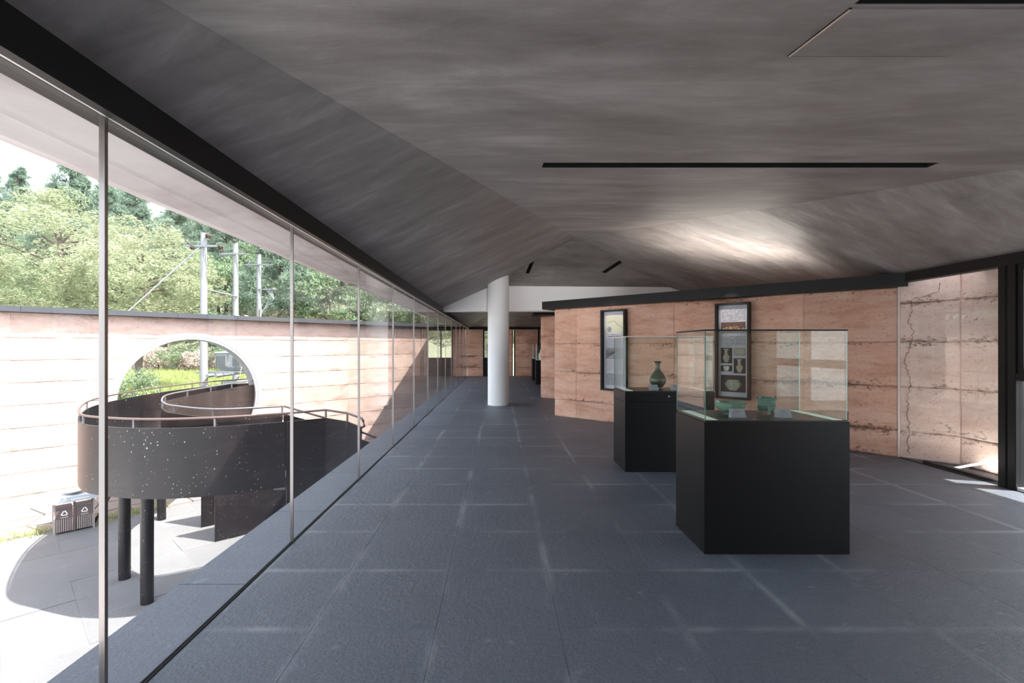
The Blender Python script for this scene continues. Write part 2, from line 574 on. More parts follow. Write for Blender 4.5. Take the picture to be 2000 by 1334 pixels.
# ------------------------------------------------------------------ rammed earth wall builder
def course(parent, P, u, n, s0, s1, z0, z1, thick, mat, seed, du=0.07, amp=0.010, name='rammed_course', both=False):
    """one lift of rammed earth, from s0 to s1 along u and z0 to z1; front face towards n, uneven and eased back at its joints"""
    nu = max(3, int((s1 - s0) / du))
    nz = max(4, int((z1 - z0) / du))
    vs, at = [], []
    us = [s0 + (s1 - s0) * i / nu for i in range(nu + 1)]
    zs = [z0 + (z1 - z0) * j / nz for j in range(nz + 1)]
    zs[1] = z0 + 0.014
    zs[-2] = z1 - 0.014
    us[1] = s0 + 0.012
    us[-2] = s1 - 0.012
    for j, z in enumerate(zs):
        for i, s in enumerate(us):
            q = Vector((P[0] + u[0] * s, P[1] + u[1] * s, z))
            d = amp * noise.fractal(q * 2.3 + Vector((seed, 0, 0)), 0.8, 2.2, 4) * 0.8
            if j in (0, nz):
                d -= 0.012 + 0.010 * abs(noise.noise(q * 6))
            if i in (0, nu):
                d -= 0.007
            vs.append((q.x + n[0] * d, q.y + n[1] * d, z))
            e = max(0.0, 1 - min(z - z0, z1 - z) / 0.10)
            e *= 0.35 + 1.1 * max(0, noise.noise(Vector((q.x * 1.1, q.y * 1.1, round(z0 * 3) + seed))) + 0.35)
            at.append(e)
    W = nu + 1
    fs = []
    for j in range(nz):
        for i in range(nu):
            fs.append((j * W + i, j * W + i + 1, (j + 1) * W + i + 1, (j + 1) * W + i))
    nb = len(vs)
    for s, z in ((us[0], z0), (us[-1], z0), (us[-1], z1), (us[0], z1)):
        vs.append((P[0] + u[0] * s - n[0] * thick, P[1] + u[1] * s - n[1] * thick, z))
        at.append(0)
    fs.append((nb, nb + 3, nb + 2, nb + 1))
    fs.append(tuple([i for i in range(W)][::-1] + [nb, nb + 1]))
    fs.append(tuple([nz * W + i for i in range(W)] + [nb + 2, nb + 3]))
    fs.append(tuple([j * W for j in range(nz + 1)] + [nb + 3, nb]))
    fs.append(tuple([j * W + nu for j in range(nz + 1)][::-1] + [nb + 1, nb + 2]))
    me = bpy.data.meshes.new(name)
    me.from_pydata(vs, [], fs)
    me.materials.append(MATS[mat])
    a = me.attributes.new('joint', 'FLOAT', 'POINT')
    a.data.foreach_set('value', at)
    o = bpy.data.objects.new(name, me)
    COL.objects.link(o)
    o.parent = parent
    return o

def rammed(parent, P0, P1, nrm, zlevels, thick, mat, seams=(), du=0.07, amp=0.010, seed=0):
    P0 = Vector((*P0, 0)); P1 = Vector((*P1, 0))
    u = P1 - P0
    Ln = u.length
    u /= Ln
    n = Vector((*nrm, 0)).normalized()
    ss = [0] + [s for s in seams if 0 < s < Ln] + [Ln]
    out = []
    for a in range(len(zlevels) - 1):
        for b in range(len(ss) - 1):
            out.append(course(parent, P0, u, n, ss[b], ss[b + 1], zlevels[a], zlevels[a + 1], thick, mat, seed + a * 3.1 + b, du, amp))
    return out

# ------------------------------------------------------------------ SETTING: floor
XG = -1.483          # the glass line
floor = MB().box(-1.47, 6.0, -5, 22.6, -0.30, -0.02).build('floor', 'soil_yard')
tag(floor, kind='structure')
T = 0.6145
X0t = -0.928
Y0t = 2.333

def tile_mesh(w, d, name='tile'):
    """floor slab with an eased edge and an attribute that fades in from its edges"""
    g = 0.0005
    xs = [0, 0.004, 0.036, w / 2, w - 0.036, w - 0.004, w]
    ys = [0, 0.004, 0.036, d / 2, d - 0.036, d - 0.004, d]
    xs = [g + x * (w - 2 * g) / w for x in xs]
    ys = [g + y * (d - 2 * g) / d for y in ys]
    vs, at, fs = [], [], []
    for j, y in enumerate(ys):
        for i, x in enumerate(xs):
            e = i in (0, 6) or j in (0, 6)
            vs.append((x, y, -0.0010 if e else 0.0))
            at.append(1.0 if (i in (0, 1, 5, 6) or j in (0, 1, 5, 6)) else (0.06 if (i in (2, 4) or j in (2, 4)) else 0.0))
    for j in range(6):
        for i in range(6):
            fs.append((j * 7 + i, j * 7 + i + 1, (j + 1) * 7 + i + 1, (j + 1) * 7 + i))
    nb = len(vs)
    for i, j in ((0, 0), (6, 0), (6, 6), (0, 6)):
        vs.append((xs[i], ys[j], -0.02))
        at.append(0)
    fs.append((nb, nb + 3, nb + 2, nb + 1))
    fs.append(tuple(list(range(7))[::-1] + [nb, nb + 1]))
    fs.append(tuple([42 + i for i in range(7)] + [nb + 2, nb + 3]))
    fs.append(tuple([7 * j for j in range(7)] + [nb + 3, nb]))
    fs.append(tuple([7 * j + 6 for j in range(7)][::-1] + [nb + 1, nb + 2]))
    me = bpy.data.meshes.new(name)
    me.from_pydata(vs, [], fs)
    me.materials.append(MATS['slate'])
    a = me.attributes.new('edge', 'FLOAT', 'POINT')
    a.data.foreach_set('value', at)
    return me, vs, fs, at

cols = [(-1.470, X0t - (-1.470))] + [(X0t + k * T, T) for k in range(0, 10)]
meshes = {}
far_v, far_f, far_a = [], [], []
for j in range(-1, 33):
    y = Y0t + j * T
    for i, (x, w) in enumerate(cols):
        if x > 5.05:
            continue
        if y > 5.0 and x > 1.12 + 0.2 + (9.54 - y) / 0.911 + 0.9 and y < 9.5:
            continue
        if x > 1.3 * (y + T) * 0.9 + 0.6:
            continue
        if w < 0.6:
            key = 'n'
        else:
            key = 't'
        if key not in meshes:
            meshes[key] = tile_mesh(w, T)
        if y < 12.4:
            o = bpy.data.objects.new('tile', meshes[key][0])
            COL.objects.link(o)
            o.location = (x, y, random.uniform(-0.0008, 0.0006))
            o.parent = floor
        else:
            nb = len(far_v)
            far_v += [(a + x, b + y, c) for a, b, c in meshes[key][1]]
            far_f += [tuple(q + nb for q in f) for f in meshes[key][2]]
            far_a += meshes[key][3]
me = bpy.data.meshes.new('far_tiles')
me.from_pydata(far_v, [], far_f)
me.materials.append(MATS['slate'])
a = me.attributes.new('edge', 'FLOAT', 'POINT')
a.data.foreach_set('value', far_a)
o = bpy.data.objects.new('distant_tiling', me)
COL.objects.link(o)
o.parent = floor
tag(o, kind='stuff')
MB().box(-1.47, 6.0, -5, Y0t - T, -0.02, 0).build('near_paving', 'slate', floor)

# outside stone ledge along the glass
ledge = empty('ledge', (-1.69, 8, 0), kind='structure')
y = -4.6
while y < 22.4:
    MB().box(-0.199, 0.196, y + 0.001 - 8, y + 1.2275 - 8, -0.30, 0.0, 0.003).build('ledge_stone', 'slate', ledge)
    y += 1.229
# retaining wall of the building below the ledge
tag(MB().box(-1.84, -1.48, -5, 22.6, -3.2, -0.31).build('wall_below', 'concrete'), kind='structure')

# ------------------------------------------------------------------ SETTING: ceiling, folded dark plaster
def G(y):
    return 2.300 + 0.1428 * y
V0 = (1.645, 10.15, 3.75)
Q = (3.33, 6.10, 3.171)
P1 = (-1.197, 1.2, G(1.2))
P3 = (4.75, 2.56, G(2.56))
H2 = (5.05, 1.825, 2.31)
P3b = (5.05, 1.2, G(1.2))
H1 = (5.05, 5.96, 2.31)
H0 = (5.05, 1.2, 2.31)
TT = (5.35, 8.0, 2.52)
YB = 11.8
S = (4.27, YB, 2.888)
S2 = (5.8, YB, 2.37)
B2 = (2.31, YB, 2.914)
B1 = (0.41, YB, 2.914)
B0 = (-0.213, YB, 2.914)
AL0 = (-1.40, 1.2, 2.38)
AL1 = (-1.40, YB, 2.38)
ceiling = empty('ceiling', (1.8, 8, 2.3), kind='structure')
def facet(pts, up=0.42, mat='ceiling_plaster'):
    off = Vector((0, 0, up))
    c = Vector((1.8, 8, 2.3))
    pts = [Vector(p) - c for p in pts]
    # make the underside face down
    nrm = (pts[1] - pts[0]).cross(pts[2] - pts[0])
    if nrm.z < 0:
        pts = pts[::-1]
    n = len(pts)
    m = MB()
    vs = [tuple(p) for p in pts] + [tuple(p + off) for p in pts]
    fs = [tuple(reversed(range(n))), tuple(range(n, 2 * n))] + [(i, (i + 1) % n, n + (i + 1) % n, n + i) for i in range(n)]
    m.add(vs, fs)
    return m.build('ceiling_facet', mat, ceiling)
fA = facet([AL0, AL1, B0, V0, P1])
fG = facet([P1, V0, Q, P3, P3b])
for i_ in range(10):        # twisted surface between the ridge and the header, in narrow strips
    a0, a1 = Vector(Q).lerp(Vector(P3), i_ / 10), Vector(Q).lerp(Vector(P3), (i_ + 1) / 10)
    b0, b1 = Vector(H1).lerp(Vector(H2), i_ / 10), Vector(H1).lerp(Vector(H2), (i_ + 1) / 10)
    facet([a0, b0, b1])
    facet([a0, b1, a1])
facet([P3, H2, P3b])
facet([Q, TT, H1])
facet([V0, Q, TT, S])
facet([TT, S2, S])
facet([H1, (5.8, 5.96, 2.31), TT])
facet([TT, (5.8, 5.96, 2.31), S2])
fD = facet([V0, S, B2])
facet([V0, B2, B1])
fB = facet([V0, B1, B0])
# beyond the beam
K1 = (-0.05, 18.6, 2.99)
facet([AL1, (-1.40, 22.4, 2.29), K1])
facet([AL1, K1, B0])
facet([(-1.40, 22.4, 2.29), (5.8, 22.4, 2.29), (5.8, 18.6, 2.99), K1])
facet([B0, K1, (5.8, 18.6, 2.99), (5.8, YB, 2.914)])
# behind the camera
facet([AL0, P1, (-1.197, -5, 2.471), (-1.40, -5, 2.38)])
facet([P1, P3b, (5.05, -5, 2.471), (-1.197, -5, 2.471)])
for (y0, y1) in ((-5, 1.2),):
    MB().box(5.04 - 1.8, 5.06 - 1.8, y0 - 8, 1.9 - 8, 0.0, 0.24).build('ceiling_facet', 'ceiling_plaster', ceiling)

def cut_slot(f, p0, p1, w, depth=0.16, inner='dark_gap'):
    """a recessed lighting slot between p0 and p1 on a facet"""
    a, b = Vector(p0), Vector(p1)
    c0 = Vector((1.8, 8, 2.3))
    d = (b - a).normalized()
    side = d.cross(Vector((0, 0, 1))).normalized() * (w / 2)
    up = Vector((0, 0, depth))
    dn = Vector((0, 0, -0.3))
    pts = [a - side + dn, b - side + dn, b + side + dn, a + side + dn, a - side + up, b - side + up, b + side + up, a + side + up]
    cut = MB().hexa([tuple(p - c0) for p in pts]).build('cutter', 'dark_gap', ceiling)
    boolean(f, cut)
    bpy.data.objects.remove(cut)
    # black lining inside the slot
    m = MB()
    t = 0.004
    lo = Vector((0, 0, 0.002))
    sd = side.normalized() * t
    for sg in (-1, 1):
        q0 = a + side * sg
        q1 = b + side * sg
        i0, i1 = q0 - sd * sg, q1 - sd * sg
        m.hexa([tuple(x - c0) for x in (q0 + lo, q1 + lo, i1 + lo, i0 + lo, q0 + up - lo, q1 + up - lo, i1 + up - lo, i0 + up - lo)])
    m.hexa([tuple(x - c0) for x in (a - side + up - lo * 3, b - side + up - lo * 3, b + side + up - lo * 3, a + side + up - lo * 3,
                                    a - side + up - lo, b - side + up - lo, b + side + up - lo, a + side + up - lo)])
    for q in (a, b):
        e = d * t * (1 if q is a else -1)
        m.hexa([tuple(x - c0) for x in (q - side + lo, q + side + lo, q + side + e + lo, q - side + e + lo,
                                        q - side + up - lo, q + side + up - lo, q + side + e + up - lo, q - side + e + up - lo)])
    m.build('light_slot', inner, ceiling)

cut_slot(fG, (0.342, 3.70, G(3.70)), (3.42, 3.70, G(3.70)), 0.13)
cut_slot(fG, (1.16, 1.515, G(1.515)), (4.6, 1.515, G(1.515)), 0.045)
def onplane(px, py, a, b, c):      # world point where a sight line of slope (px,py) meets three ceiling points
    a, b, c = Vector(a), Vector(b), Vector(c)
    n = (b - a).cross(c - a)
    o = Vector((0, 0, 1.4))
    d = Vector((px, 1, py))
    return o + d * ((a - o).dot(n) / d.dot(n))
s1a = onplane(0.0848, 0.2141, V0, B1, B0)
s1b = onplane(0.0598, 0.1554, V0, B1, B0)
print('slot1', s1a, s1b)
s2a = onplane(0.3050, 0.2100, V0, S, B2)
s2b = onplane(0.2226, 0.1565, V0, S, B2)
print('slot2', s2a, s2b)
cut_slot(fB, s1a, s1b, 0.09)
cut_slot(fD, s2a, s2b, 0.14)

# access hatch in the ceiling: a panel lying a hair proud, with a plaster-bare edge
hp = [(1.16, 1.56), (1.80, 1.56), (1.80, 1.888), (1.16, 1.888)]
m = MB()
m.poly3([(x - 1.8, y - 8, G(y) - 2.3 - 0.006) for x, y in hp], (0, 0, 0.010))
m.build('access_hatch', 'ceiling_plaster', ceiling)
m = MB()
m.poly3([(1.160 - 1.8, y - 8, G(y) - 2.3 - 0.0085) for y in (1.56, 1.888)] + [(1.168 - 1.8, y - 8, G(y) - 2.3 - 0.0085) for y in (1.888, 1.56)], (0, 0, 0.008))
m.build('hatch_edge', 'scratch', ceiling)
m = MB()
m.box(1.16 - 1.8, 1.80 - 1.8, 1.889 - 8, 1.8935 - 8, G(1.89) - 2.3 - 0.004, G(1.89) - 2.3 + 0.02)
m.build('hatch_gap', 'dark_gap', ceiling)

# white downstand beam
m = MB()
bp = [(-1.50, 2.285), (5.8, 2.285), (5.8, 2.375), (4.27, 2.893), (-0.213, 2.919), (-1.50, 2.34)]
m.poly3([(x, YB, z) for x, z in bp], (0, 0.30, 0))
bm_o = m.build('trim_1', 'white_paint')
tag(bm_o, kind='structure')

# column
col = empty('column', (-0.02, 11.36, 0), label='round white plaster column rising from the slate floor to the folded dark ceiling', cat='column')
m = MB()
m.lathe([(0.255, 0.0), (0.255, 3.45)], n=64)
cs = m.build('shaft', 'white_paint', col, smooth=True, auto=40)
tag(empty('dummy')) if False else None

# black edge beam over the left glazing
tr = empty('trim_2', (-1.42, 8, 2.3), kind='structure')
MB().box(-0.02, 0.02, -13, 14.4, -0.055, 0.10).build('beam', 'black_frame', tr)
MB().box(-0.22, -0.02, -13, 14.4, 0.0, 0.12).build('beam_web', 'black_frame', tr)
MB().box(-0.052, -0.022, -13, 14.4, -0.042, -0.026).build('head_rail', 'rail_white', tr)
# small white junction box on the beam beside the downstand
jb = MB().box(-0.012, 0.012, -0.035, 0.035, -0.025, 0.025, 0.004).build('sensor_box', 'rail_white', loc=(-1.388, 11.35, 2.31))
tag(jb, 'small white sensor box on the black beam by the end of the white downstand', 'sensor')

# ------------------------------------------------------------------ left glazing
w1 = empty('window_1', (XG, 8, 0), kind='structure')
joints = [1.765 + 1.605 * k for k in range(-4, 13)] 
edges_y = [-4.9] + joints + [22.3]
for a, b in zip(edges_y[:-1], edges_y[1:]):
    MB().box(-0.006, 0.006, a + 0.008 - 8, b - 0.008 - 8, 0.004, 2.275).build('pane', 'glass', w1)
for y in joints:
    hw = 0.0075 if y < 2 else 0.0045
    MB().box(-0.011, 0.011, y - hw - 8, y + hw - 8, 0.0, 2.275).build('joint', 'steel', w1)
MB().box(-0.010, 0.013, -12.9, 14.3, -0.01, 0.004).build('base_channel', 'dark_gap', w1)

# exterior soffit and roof edge along the courtyard
so = empty('trim_3', (-2.0, 8, 2.3), kind='structure')
def sof(x0, z0, x1, z1, y0, y1, mat='soffit'):
    m = MB()
    m.poly3([(x0 + 2.0, y0 - 8, z0 - 2.3), (x1 + 2.0, y0 - 8, z1 - 2.3), (x1 + 2.0, y0 - 8, 2.70 - 2.3), (x0 + 2.0, y0 - 8, 2.78 - 2.3)], (0, y1 - y0, 0))
    return m
ys_s = [-5.0, 0.4, 3.42, 4.62, 6.9, 9.2, 12.5, 16.0, 19.4, 22.6]
for a, b in zip(ys_s[:-1], ys_s[1:]):
    sof(-1.64, 2.345, -1.95, 2.3165, a + 0.002, b - 0.002).build('soffit_panel', 'soffit', so)
    sof(-1.952, 2.3165, -2.65, 2.497, a + 0.002, b - 0.002).build('soffit_panel', 'soffit', so)
MB().box(-0.16, 0.46, -13, 14.6, 0.02, 0.05).build('soffit_panel', 'soffit', so)
MB().box(0.44, 0.46, -13, 14.6, -0.005, 0.03).build('soffit_lip', 'black_frame', so)
# row of short dark dashes on the outer soffit
m = MB()
rr = random.Random(3)
yy = 7.9
while yy < 15.2:
    for lane in (0, 1):
        if rr.random() < 0.9:
            xa = -2.30 - 0.15 * lane - rr.uniform(0, 0.05)
            ln = rr.uniform(0.07, 0.13)
            yk = yy + rr.uniform(-0.02, 0.02)
            z = lambda x: 2.3165 + (-1.952 - x) * (0.1805 / 0.698) - 0.003
            m.hexa([(xa + 2, yk - 8, z(xa) - 2.3), (xa - ln + 2, yk + 0.02 - 8, z(xa - ln) - 2.3), (xa - ln + 2, yk + 0.05 - 8, z(xa - ln) - 2.3), (xa + 2, yk + 0.035 - 8, z(xa) - 2.3),
                    (xa + 2, yk - 8, z(xa) - 2.285), (xa - ln + 2, yk + 0.02 - 8, z(xa - ln) - 2.285), (xa - ln + 2, yk + 0.05 - 8, z(xa - ln) - 2.285), (xa + 2, yk + 0.035 - 8, z(xa) - 2.285)])
    yy += 0.085
tag(m.build('dark_dashes', 'black_frame', so), kind='stuff')

# ------------------------------------------------------------------ right rammed wall with its black cap
u1 = Vector((0.7392, -0.6734, 0))
n1 = Vector((-0.6734, -0.7392, 0))
WP = Vector((1.12, 9.54, 0))
LW = 3.93 * 1.3528
wr = empty('wall_right', (1.12, 9.54, 0), kind='structure')
ZL = [0.0, 0.34, 0.90, 1.46, 2.15]
def rammed_local(parent, P0, P1, nrm, zl, th, mat, **k):
    c = parent.location
    return rammed(parent, (P0[0] - c[0], P0[1] - c[1]), (P1[0] - c[0], P1[1] - c[1]), nrm, zl, th, mat, **k)
rammed_local(wr, WP[:2], (5.05, 5.96), n1[:2], ZL, 0.35, 'earth', seams=(0.52, 2.45, 4.3), du=0.06, amp=0.012, seed=1)
capm = MB()
def capbox(parent, s0, s1, f, b, z0, z1, name, mat='black_frame', P=WP, u=u1, n=n1):
    c = parent.location
    A = P + u * s0 - c
    B = P + u * s1 - c
    pts = []
    for z in (z0, z1):
        for q in (A + n * f, B + n * f, B - n * b, A - n * b):
            pts.append((q.x, q.y, z))
    return MB().hexa(pts).build(name, mat, parent)
tr4 = empty('trim_4', (1.12, 9.54, 0), kind='structure')
k = 1.3528
cuts = [-0.15 * k, 0.12 * k, 1.3 * k, 2.65 * k, 4.0 * k]
for a, b in zip(cuts[:-1], cuts[1:]):
    capbox(tr4, a + 0.001, b - 0.001, 0.15, 0.40, 2.152, 2.31, 'cap_panel')

# second, shorter rammed wall behind it
w2 = empty('wall_right_rear', (1.14, 12.96, 0), kind='structure')
rammed_local(w2, (1.14, 12.96), (1.9, 11.98), (-0.79, -0.61), [0, 0.56, 1.12, 1.68, 2.22], 0.3, 'earth', seed=9, amp=0.01)
tag(MB().box(0.90, 2.2, 12.2, 12.9, 2.222, 2.36).build('trim_5', 'black_frame'), kind='structure')

# exterior wall beyond the right glazing
w3 = empty('wall_outside_right', (5.1, 5.9, 0), kind='structure')
rammed_local(w3, (5.06, 5.955), (5.435, 5.55), (-0.734, -0.679), [0, 0.34, 0.90, 1.46, 1.95, 2.45, 3.1], 0.4, 'earth_pale', seed=20, amp=0.012, du=0.05)  # top raised out of view to keep stray sun off the floor
rammed_local(w3, (5.436, 5.55), (5.475, 4.75), (-0.999, -0.049), [0, 0.34, 0.90, 1.46, 1.95, 2.45, 3.1], 0.4, 'earth_pale', seed=31, amp=0.014, du=0.05)
MB().box(0.35, 0.60, -0.38, -0.05, 0, 3.1).build('wall_core', 'earth_pale', w3)
# ragged crack down the wall
ck = [(0.285, 2.17), (0.27, 2.06), (0.17, 2.01), (0.10, 2.0), (0.085, 1.82), (0.07, 1.72), (0.10, 1.60), (0.085, 1.45), (0.055, 1.33), (0.045, 1.2), (0.065, 1.08), (0.085, 0.93), (0.06, 0.78), (0.065, 0.62), (0.07, 0.4), (0.06, 0.2), (0.075, 0.03)]
m = MB()
cu = Vector((0.6795, -0.7337, 0)); cn = Vector((-0.7337, -0.6795, 0))
pts = []
rr = random.Random(5)
for i in range(len(ck) - 1):
    for t in (0, 0.2, 0.4, 0.6, 0.8):
        s = ck[i][0] * (1 - t) + ck[i + 1][0] * t + rr.uniform(-0.011, 0.011)
        z = ck[i][1] * (1 - t) + ck[i + 1][1] * t
        pts.append(Vector((5.06, 5.955, 0)) + cu * s * 1.3 + cn * 0.006 + Vector((0, 0, z)) - Vector((5.1, 5.9, 0)))
m.tube(pts, [rr.uniform(0.0012, 0.0036) for _ in pts], 5)
m.build('crack', 'crack', w3)

# right glazing wall: black header, mullions, casement, panes
wn2 = empty('window_2', (5.05, 0, 0), kind='structure')
MB().box(-0.05, 0.07, -4.9, 5.955, 2.2, 2.312).build('header', 'black_frame', wn2)
MB().box(-0.012, 0.02, -4.9, 5.955, 0.0, 0.006).build('floor_track', 'black_frame', wn2)
MB().box(-0.012, 0.012, 5.947, 5.955, 0.0, 2.2).build('joint', 'rail_white', wn2)
MB().box(-0.006, 0.006, 4.735, 5.938, 0.006, 2.2).build('pane', 'glass', wn2)
ymul = [(4.655, 4.73), (4.565, 4.64)]
for a, b in ymul:
    MB().box(-0.045, 0.045, a, b, 0.0, 2.2, 0.004).build('mullion', 'black_frame', wn2)
yy = 4.565
while yy > -1.5:
    y0 = yy - 1.5
    MB().box(-0.045, 0.045, y0, yy, 1.07, 1.14).build('transom', 'black_frame', wn2)
    MB().box(-0.006, 0.006, y0, yy, 0.035, 1.07).build('pane', 'glass', wn2)
    MB().box(-0.03, 0.03, y0, yy, 0.006, 0.035).build('sill_rail', 'rail_white', wn2)
    sash = MB()
    sash.box(-0.03, 0.03, yy - 0.055, yy, 1.14, 2.2)
    sash.box(-0.03, 0.03, y0, y0 + 0.055, 1.14, 2.2)
    sash.box(-0.03, 0.03, y0 + 0.055, yy - 0.055, 1.14, 1.195)
    sash.box(-0.03, 0.03, y0 + 0.055, yy - 0.055, 2.145, 2.2)
    s = sash.build('sash', 'black_frame', wn2)
    MB().box(-0.005, 0.005, y0 + 0.055, yy - 0.055, 1.195, 2.145).build('pane', 'glass', s)
    MB().box(-0.045, 0.045, y0 - 0.075, y0, 0.0, 2.2).build('mullion', 'black_frame', wn2)
    yy = y0 - 0.075
# outside: ground strip and overhanging roof edge on the right
tag(MB().box(6.0, 9.5, -6, 7, -0.30, -0.012).add([], []).build('ground_right', 'soil_dark'), kind='structure')
tag(MB().box(5.07, 6.0, -5, 5.955, -0.02, -0.004).build('ledge_right', 'slate'), kind='structure')
tr6 = MB().box(5.12, 5.97, -5, 4.86, 2.33, 2.60).box(5.50, 5.97, 4.86, 6.4, 2.33, 2.60).build('trim_6', 'soffit')
tag(tr6, kind='structure')
tag(MB().box(5.13, 5.44, 4.9, 5.3, 2.27, 2.325).build('trim_8', 'black_frame'), kind='structure')
# enclosing wall far right for the hidden part of the room
w4 = empty('wall_right_outer', (5.8, 6, 0), kind='structure')
MB().box(0, 0.3, 0.0, 16.6, -0.02, 2.9).build('wall_panel', 'earth', w4)

# ------------------------------------------------------------------ far wall: rammed piers and windows
YF = 22.2
wb = empty('wall_back', (0, YF, 0), kind='structure')
zf = [0, 0.42, 0.98, 1.56, 2.21]
def pier(x0, x1, seed, dy=0.0):
    rammed_local(wb, (x0, YF + dy), (x1, YF + dy), (0, -1), zf, 0.35, 'earth', seed=seed, du=0.12, amp=0.012)
pier(-1.478, -0.76, 41)
pier(0.76, 1.83, 47)
pier(2.02, 5.8, 52)
for x in (0.40, 0.62):
    pass
MB().box(0.47, 0.60, 0.02, 0.35, 0, 2.21).build('reveal', 'earth', wb)
MB().box(-1.44, 5.8, 0.0, 0.35, 2.212, 2.32).build('lintel', 'black_frame', wb)
wf = empty('window_3', (0, YF + 0.12, 0), kind='structure')
fr = MB()
for x0, x1 in ((-0.76, -0.70), (-0.23, -0.17), (0.41, 0.47), (0.60, 0.645), (0.70, 0.76)):
    fr.box(x0, x1, -0.06, 0.06, 0, 2.21)
fr.box(-0.70, 0.41, -0.06, 0.06, 2.15, 2.21)
fr.box(-0.70, 0.41, -0.06, 0.06, 0.83, 0.88)
fr.build('frame', 'black_frame', wf)
MB().box(-0.70, 0.41, -0.03, 0.03, 0.0, 0.83).build('infill_panel', 'black_frame', wf)
MB().box(-0.70, -0.23, -0.004, 0.004, 0.88, 2.15).build('pane', 'glass', wf)
MB().box(-0.17, 0.41, -0.004, 0.004, 0.88, 2.15).build('pane', 'glass', wf)
MB().box(0.645, 0.70, -0.004, 0.004, 0.0, 2.21).build('pane', 'glass', wf)
wf2 = empty('window_4', (1.925, YF + 0.12, 0), kind='structure')
MB().box(-0.095, -0.03, -0.06, 0.06, 0, 2.21).box(0.06, 0.095, -0.06, 0.06, 0, 2.21).build('frame', 'black_frame', wf2)
MB().box(-0.03, 0.06, -0.004, 0.004, 0, 2.21).build('pane', 'far_glass_grey', wf2)

# back of the room behind the viewer: rammed wall with two openings
wz = empty('wall_behind', (0, -5, 0), kind='structure')
MB().box(-1.48, 1.4, -0.3, 0.0, 0, 2.5).build('wall_panel', 'earth', wz)
MB().box(2.6, 5.1, -0.3, 0.0, 0, 2.5).build('wall_panel', 'earth', wz)
MB().box(1.4, 2.6, -0.18, -0.12, 0, 2.5).build('door_leaf', 'black_frame', wz)
tag(MB().box(5.0, 5.35, -5.0, -1.72, 0, 2.5).build('wall_right_near', 'earth'), kind='structure')

# ------------------------------------------------------------------ posters on the right wall
def poster(name, s_mid, label, fill):
    c = WP + u1 * (s_mid * 1.3528)
    rz = math.atan2(u1.y, u1.x)
    r = empty(name, (c.x, c.y, 0.597), rz, label=label, cat='display frame', group='framed panels on the rammed wall')
    W, H, D = 0.49, 1.473, 0.115
    y0 = -0.012 - D          # towards the viewer is local -y
    t = 0.030
    m = MB()
    m.box(-W / 2, -W / 2 + t, y0, -0.012, 0, H, 0.002)
    m.box(W / 2 - t, W / 2, y0, -0.012, 0, H, 0.002)
    m.box(-W / 2 + t, W / 2 - t, y0, -0.012, 0, t, 0.002)
    m.box(-W / 2 + t, W / 2 - t, y0, -0.012, H - t, H, 0.002)
    m.box(-W / 2 + t, W / 2 - t, -0.02, -0.012, t, H - t)
    m.build('frame', 'black_frame', r)
    ys = -0.045
    MB().box(-W / 2 + t + 0.003, W / 2 - t - 0.003, ys, -0.021, t + 0.003, H - t - 0.003).build('printed_sheet', 'sheet', r)
    fill(r, ys)
    return r

def flat(r, ys, x0, x1, z0, z1, name, mat, lift=0.0012):
    return MB().box(x0, x1, ys - lift, ys - 0.0001, z0, z1).build(name, mat, r)

def text_rows(r, ys, x0, x1, zt, zb, rows, mat='ink', dens=0.75, name='printed_text', seed=1, hh=None):
    rr = random.Random(seed)
    m = MB()
    p = (zt - zb) / rows
    h = (hh or p * 0.46)
    for k in range(rows):
        z = zt - (k + 0.5) * p
        x = x0 + (0.02 if k == 0 else 0)
        end = x1 if (k < rows - 1 or rows == 1) else x0 + (x1 - x0) * rr.uniform(0.3, 0.7)
        while x < end:
            w = rr.uniform(0.005, 0.010)
            if rr.random() < dens:
                m.box(x, min(x + w, end), ys - 0.0010, ys - 0.0001, z - h / 2 * rr.uniform(0.7, 1), z + h / 2 * rr.uniform(0.7, 1))
            x += w + rr.uniform(0.0015, 0.004)
    return m.build(name, mat, r)

def silhouette(r, ys, prof, cx, cz, sc, mat, name):
    sil(r, ys, prof, cx, cz, sc, 'pot_shade', name, 1.0)
    o = sil(r, ys - 0.0006, [(a * 0.80, b) for a, b in prof], cx - sc * 0.03, cz, sc, mat, name, 1.0)
    sil(r, ys - 0.0012, [(a * 0.16, 0.1 + b * 0.85) for a, b in prof[1:]], cx - sc * 0.16, cz, sc, 'pot_cream', name, 1.0)
    return o

def sil(r, ys, prof, cx, cz, sc, mat, name, k):
    """flat printed picture of a pot: outline from a half profile"""
    L1 = [(cx - a * sc, ys - 0.0018, cz + b * sc) for a, b in prof]
    R1 = [(cx + a * sc, ys - 0.0018, cz + b * sc) for a, b in prof][::-1]
    m = MB()
    n = len(prof)
    V = L1 + R1[::-1]
    for i in range(n - 1):
        a, b, c, d = L1[i], L1[i + 1], R1[::-1][i + 1], R1[::-1][i]
        m.hexa([a, d, c, b] + [(q[0], q[1] + 0.0009, q[2]) for q in (a, d, c, b)])
    return m.build(name, mat, r)

